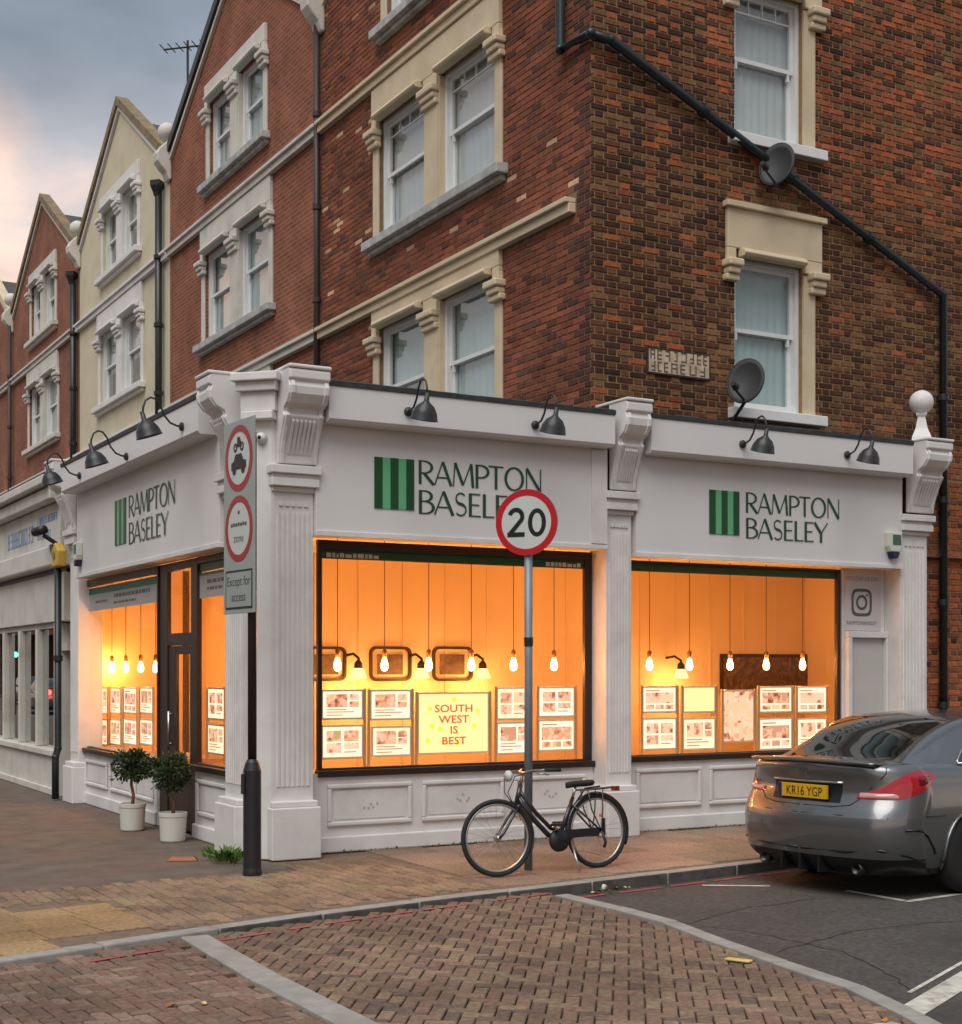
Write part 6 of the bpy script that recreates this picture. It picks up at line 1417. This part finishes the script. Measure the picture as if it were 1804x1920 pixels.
# boot: lip spoiler, shut lines, plate recess, plate
for s in (0,):
    m = MB(); P = []; 
    vs = []; fs = []; n = 28
    for i in range(n+1):
        y = -0.66+1.32*i/n; x = 0.065+0.085*(y/0.6)**2
        for dx, dz in ((0.0,1.062),(-0.03,1.085),(0.02,1.095),(0.11,1.086)): vs.append((x+dx,y,dz-0.012*(abs(y)/0.66)**4))
        if i:
            for j in range(3): a = (i-1)*4+j; fs.append((a,a+1,a+5,a+4))
    o = cl(m.add(vs,fs),'spoiler_lip',PAINT); o.modifiers.new('s','SOLIDIFY').thickness = 0.006
def onsurf_line(pts, r, nm, mt, par=body, off=0.0):
    for s in (1,-1):
        P = []
        for l, z in pts: p, nr = surf(l,z); P.append((p.x-off,(p.y)*s,p.z))
        cl(MB().tube(P, r, 5), nm, mt, par)
onsurf_line([(0.02,0.72),(0.30,0.72),(0.46,0.74),(0.53,0.795)], 0.0045, 'shut_line', CBK)
onsurf_line([(0.60,0.87),(0.70,0.96),(0.74,1.0),(0.74,1.045)], 0.0045, 'shut_line', CBK)
onsurf_line([(0.02,0.66),(0.4,0.66),(0.8,0.655),(1.15,0.66),(1.42,0.655)], 0.004, 'shut_line', CBK)
onsurf_line([(0.95,0.56),(1.10,0.555),(1.20,0.51),(1.26,0.42),(1.28,0.36)], 0.012, 'bumper_vent', CBK, bmp)
onsurf_line([(0.02,0.375),(0.45,0.375),(0.75,0.40),(0.95,0.36),(1.1,0.30)], 0.012, 'diffuser_edge', CBK, bmp)
m = MB(); vs = []; fs = []; n = 16
for i in range(n+1):
    y = -0.36+0.72*i/n; 
    for j, z in enumerate((0.755,0.80,0.86,0.90)): p, _ = surf(abs(y), z); vs.append((p.x-0.004+0.0,y,z))
    if i:
        for j in range(3): a = (i-1)*4+j; fs.append((a,a+4,a+5,a+1))
rec = cl(m.add(vs,fs),'plate_recess',CBK)
cl(MB().tube([(surf(abs(-0.37+0.74*i/12),0.91)[0].x-0.006,-0.37+0.74*i/12,0.91) for i in range(13)], 0.011, 8), 'boot_handle', CCH, rec)
m = MB(); m.box(0.052,0.075,-0.26,0.26,0.775,0.886); pl = m.build('number_plate', mat('plate_yellow',(0.62,0.36,0.015),0.35), car, local=True, bevel=0.002)
fPl = lambda a, b, d: (0.052-d, -a, b)
m = MB(); m.prism([(-0.26,0.775),(-0.225,0.775),(-0.225,0.886),(-0.26,0.886)], fPl, 0.0005, 0.0015); m.build('plate_band', mat('plate_blue',(0.01,0.02,0.16),0.4), pl, local=True)
m = MB(); text_into(m, 'KR16 YGP', 0.108, fPl, 0.018, 0.793, 0.002, align='CENTER', sx=0.82); m.build('plate_characters', SBK, pl, local=True)
m = MB(); p, _ = surf(0.0,0.985); ring(m, lambda a,b,d: (p.x-0.012-d,-a,b), 0, 0.985, 0.034, 0.042, 0.0, 28)
for k in range(3):
    a = math.pi/2+2*math.pi*k/3; m.add([(p.x-0.013,-(0.008*math.cos(a+1.57)),0.985+0.008*math.sin(a+1.57)),(p.x-0.013,-(0.036*math.cos(a)),0.985+0.036*math.sin(a)),(p.x-0.013,-(0.008*math.cos(a-1.57)),0.985+0.008*math.sin(a-1.57))],[(0,1,2)])
cl(m,'boot_emblem',CCH,body,False)
WRM0 = mat('exhaust_dark',(0.06,0.06,0.06),0.35,metal=0.9)
for s in (-1,1): cl(MB().lathe([(0.045,0),(0.05,0.03),(0.05,0.09),(0.04,0.09),(0.038,0.03)], (0.22,0.50*s,0.235), 16, (-1,0,0)), 'exhaust_tip', WRM0, bmp)
for k in range(3): m = MB(); m.box(0.02,0.2,-0.2+0.2*k-0.012,-0.2+0.2*k+0.012,0.19,0.32); cl(m,'diffuser_fin',CBK,bmp,False)
for l_ in (0.62,): pass
# wheels
WT = mat('car_tyre',(0.016,0.016,0.016),0.8); WRM = mat('alloy_dark',(0.10,0.10,0.105),0.3,metal=0.9)
for ax, az in AX:
    for s in (1,-1):
        yc = 0.79*s; w = cl(MB().lathe([(0.225,-0.105),(0.295,-0.11),(0.32,-0.085),(0.326,0.0),(0.32,0.085),(0.295,0.11),(0.225,0.105)], (ax,yc,az), 40, (0,s,0)), 'wheel', WT)
        cl(MB().lathe([(0.228,0.104),(0.222,0.06),(0.20,0.02),(0.001,0.02)], (ax,yc,az), 32, (0,s,0)), 'rim', WRM, w)
        for k in range(10):
            a = 2*math.pi*k/10; p = Vector((ax+0.05*math.cos(a),yc+0.085*s,az+0.05*math.sin(a))); q = Vector((ax+0.215*math.cos(a+0.1),yc+0.075*s,az+0.215*math.sin(a+0.1))); cl(MB().tube([p,q],[0.022,0.012],6),'spoke',WRM,w)
        cl(MB().lathe([(0.06,0.05),(0.055,0.095),(0.001,0.10)], (ax,yc,az), 16, (0,s,0)), 'hub_cap', WRM, w)
        m = MB(); vs = []; fs = []
        for i in range(21):
            a = math.pi*i/20; vs += [(ax+0.372*math.cos(a),0.45*s,az-0.05+0.372*math.sin(a)),(ax+0.372*math.cos(a),0.89*s,az-0.05+0.372*math.sin(a))]
            if i: fs.append((2*i-2,2*i-1,2*i+1,2*i))
        cl(m.add(vs,fs),'arch_liner',CBK)
        wx = 0.905; cl(MB().tube([(ax+RA*math.cos(R(-18+216*i/24)), (interp(WH,max(0.2,az+RA*math.sin(R(-18+216*i/24))))-0.006)*s, az+RA*math.sin(R(-18+216*i/24))) for i in range(25)], 0.014, 6), 'arch_lip', PAINT)
for s in (1,-1):
    cl(MB().lathe([(0.001,-0.10),(0.07,-0.08),(0.085,0.0),(0.07,0.06),(0.001,0.07)], (3.05,0.98*s,1.0), 14, (0,s,0)), 'door_mirror', PAINT)
    for xx in (1.75,2.75): cl(MB().tube([(xx,0.90*s,0.86),(xx+0.10,0.915*s,0.865),(xx+0.2,0.90*s,0.86)],0.012,6),'door_handle',PAINT)
    patch_dummy = None
patch('headlight', 5.25, 5.75, lambda t_: 0.56, lambda t_: 0.66, TLC, 0.006)

# ================================================================== THE OTHER SIDES OF THE STREETS (seen only as reflections)
def copy_tree(o, parent=None):
    c = o.copy(); COL.objects.link(c); c.parent = parent
    for ch in o.children: copy_tree(ch, c)
    return c
nb = [o for o in COL.objects if o.parent is None and o.name.startswith('neighbour_shop')][0]
for i in range(6):
    y = 2 + i*7.9; src = (h2, h4, h3, h2, h4, h2)[i]; c = copy_tree(src); c.location = (-25.0, y, 0); c.rotation_euler = (0,0,math.pi)
    c['label'] = 'gabled house number %s along the far side of the main street' % ORD[i]; c['group'] = 'houses across the main street'
    n_ = copy_tree(nb); n_.location = (-22.4, y, 0); n_.rotation_euler = (0,0,math.pi); n_['label'] = 'pale shop %s along the far side of the main street' % ORD[i]; n_['group'] = 'shops across the main street'
for i in range(2):
    c = copy_tree(h2); c.location = (17+i*7.9, -12.0, 0); c.rotation_euler = (0,0,-math.pi/2); c['label'] = 'gabled brick house %s from the junction across the side street' % ORD[i]; c['group'] = 'houses across the side street'
    n_ = copy_tree(nb); n_.location = (17+i*7.9, -9.6, 0); n_.rotation_euler = (0,0,-math.pi/2); n_['label'] = 'pale shop %s from the junction across the side street' % ORD[i]; n_['group'] = 'shops across the side street'

for i in range(4):
    c = copy_tree((h2, h3, h4, h2)[i]); c.location = (-36+i*7.9, 104, 0); c.rotation_euler = (0,0,math.pi/2); c['label'] = 'gabled house %s in the terrace closing the main street' % ORD[i]; c['group'] = 'houses closing the main street'
REDL = emit_mat('lit_tail_lamp', (1.0,0.03,0.02), 14); WHL = emit_mat('lit_headlamp', (1.0,0.85,0.6), 16); GRL = emit_mat('signal_green', (0.05,1.0,0.35), 9)
def lamp_pair(c, x, z, mt, nm):
    for s in (-1,1):
        o = MB().lathe([(0.001,-0.01),(0.10,0.0),(0.10,0.02)], (x,0.66*s,z), 14, (-1 if x < 1 else 1,0,0)).build(nm, mt, c, local=True)
c = copy_tree(car); c.location = (-4.7,62,-0.098); c.rotation_euler = (0,0,R(90)); c['label'] = 'grey saloon car with lit red tail lamps driving up the main street'; lamp_pair(c, -0.03, 0.9, REDL, 'lit_tail_lamp')
c = copy_tree(car); c.location = (-7.6,84,-0.098); c.rotation_euler = (0,0,R(-90)); c['label'] = 'grey saloon car with lit headlamps coming down the main street'; lamp_pair(c, 4.75, 0.62, WHL, 'lit_headlamp')
t = thing('traffic_signal', (-2.2,60,0), 'traffic signal showing green beside the main street kerb', 'traffic light')
MB().tube([(-2.2,60,0),(-2.2,60,3.3)], 0.06, 12).build('pole', BLACK, t, smooth=True); MB().box(-2.37,-2.03,59.78,59.93,2.25,3.25).build('signal_head', BLACK, t, bevel=0.02)
for k, (zz, mt) in enumerate(((2.42,GRL),(2.75,SBK),(3.08,SBK))): MB().lathe([(0.10,0),(0.10,0.02)], (-2.2,59.77,zz), 18, (0,-1,0)).build('signal_lens', mt, t)
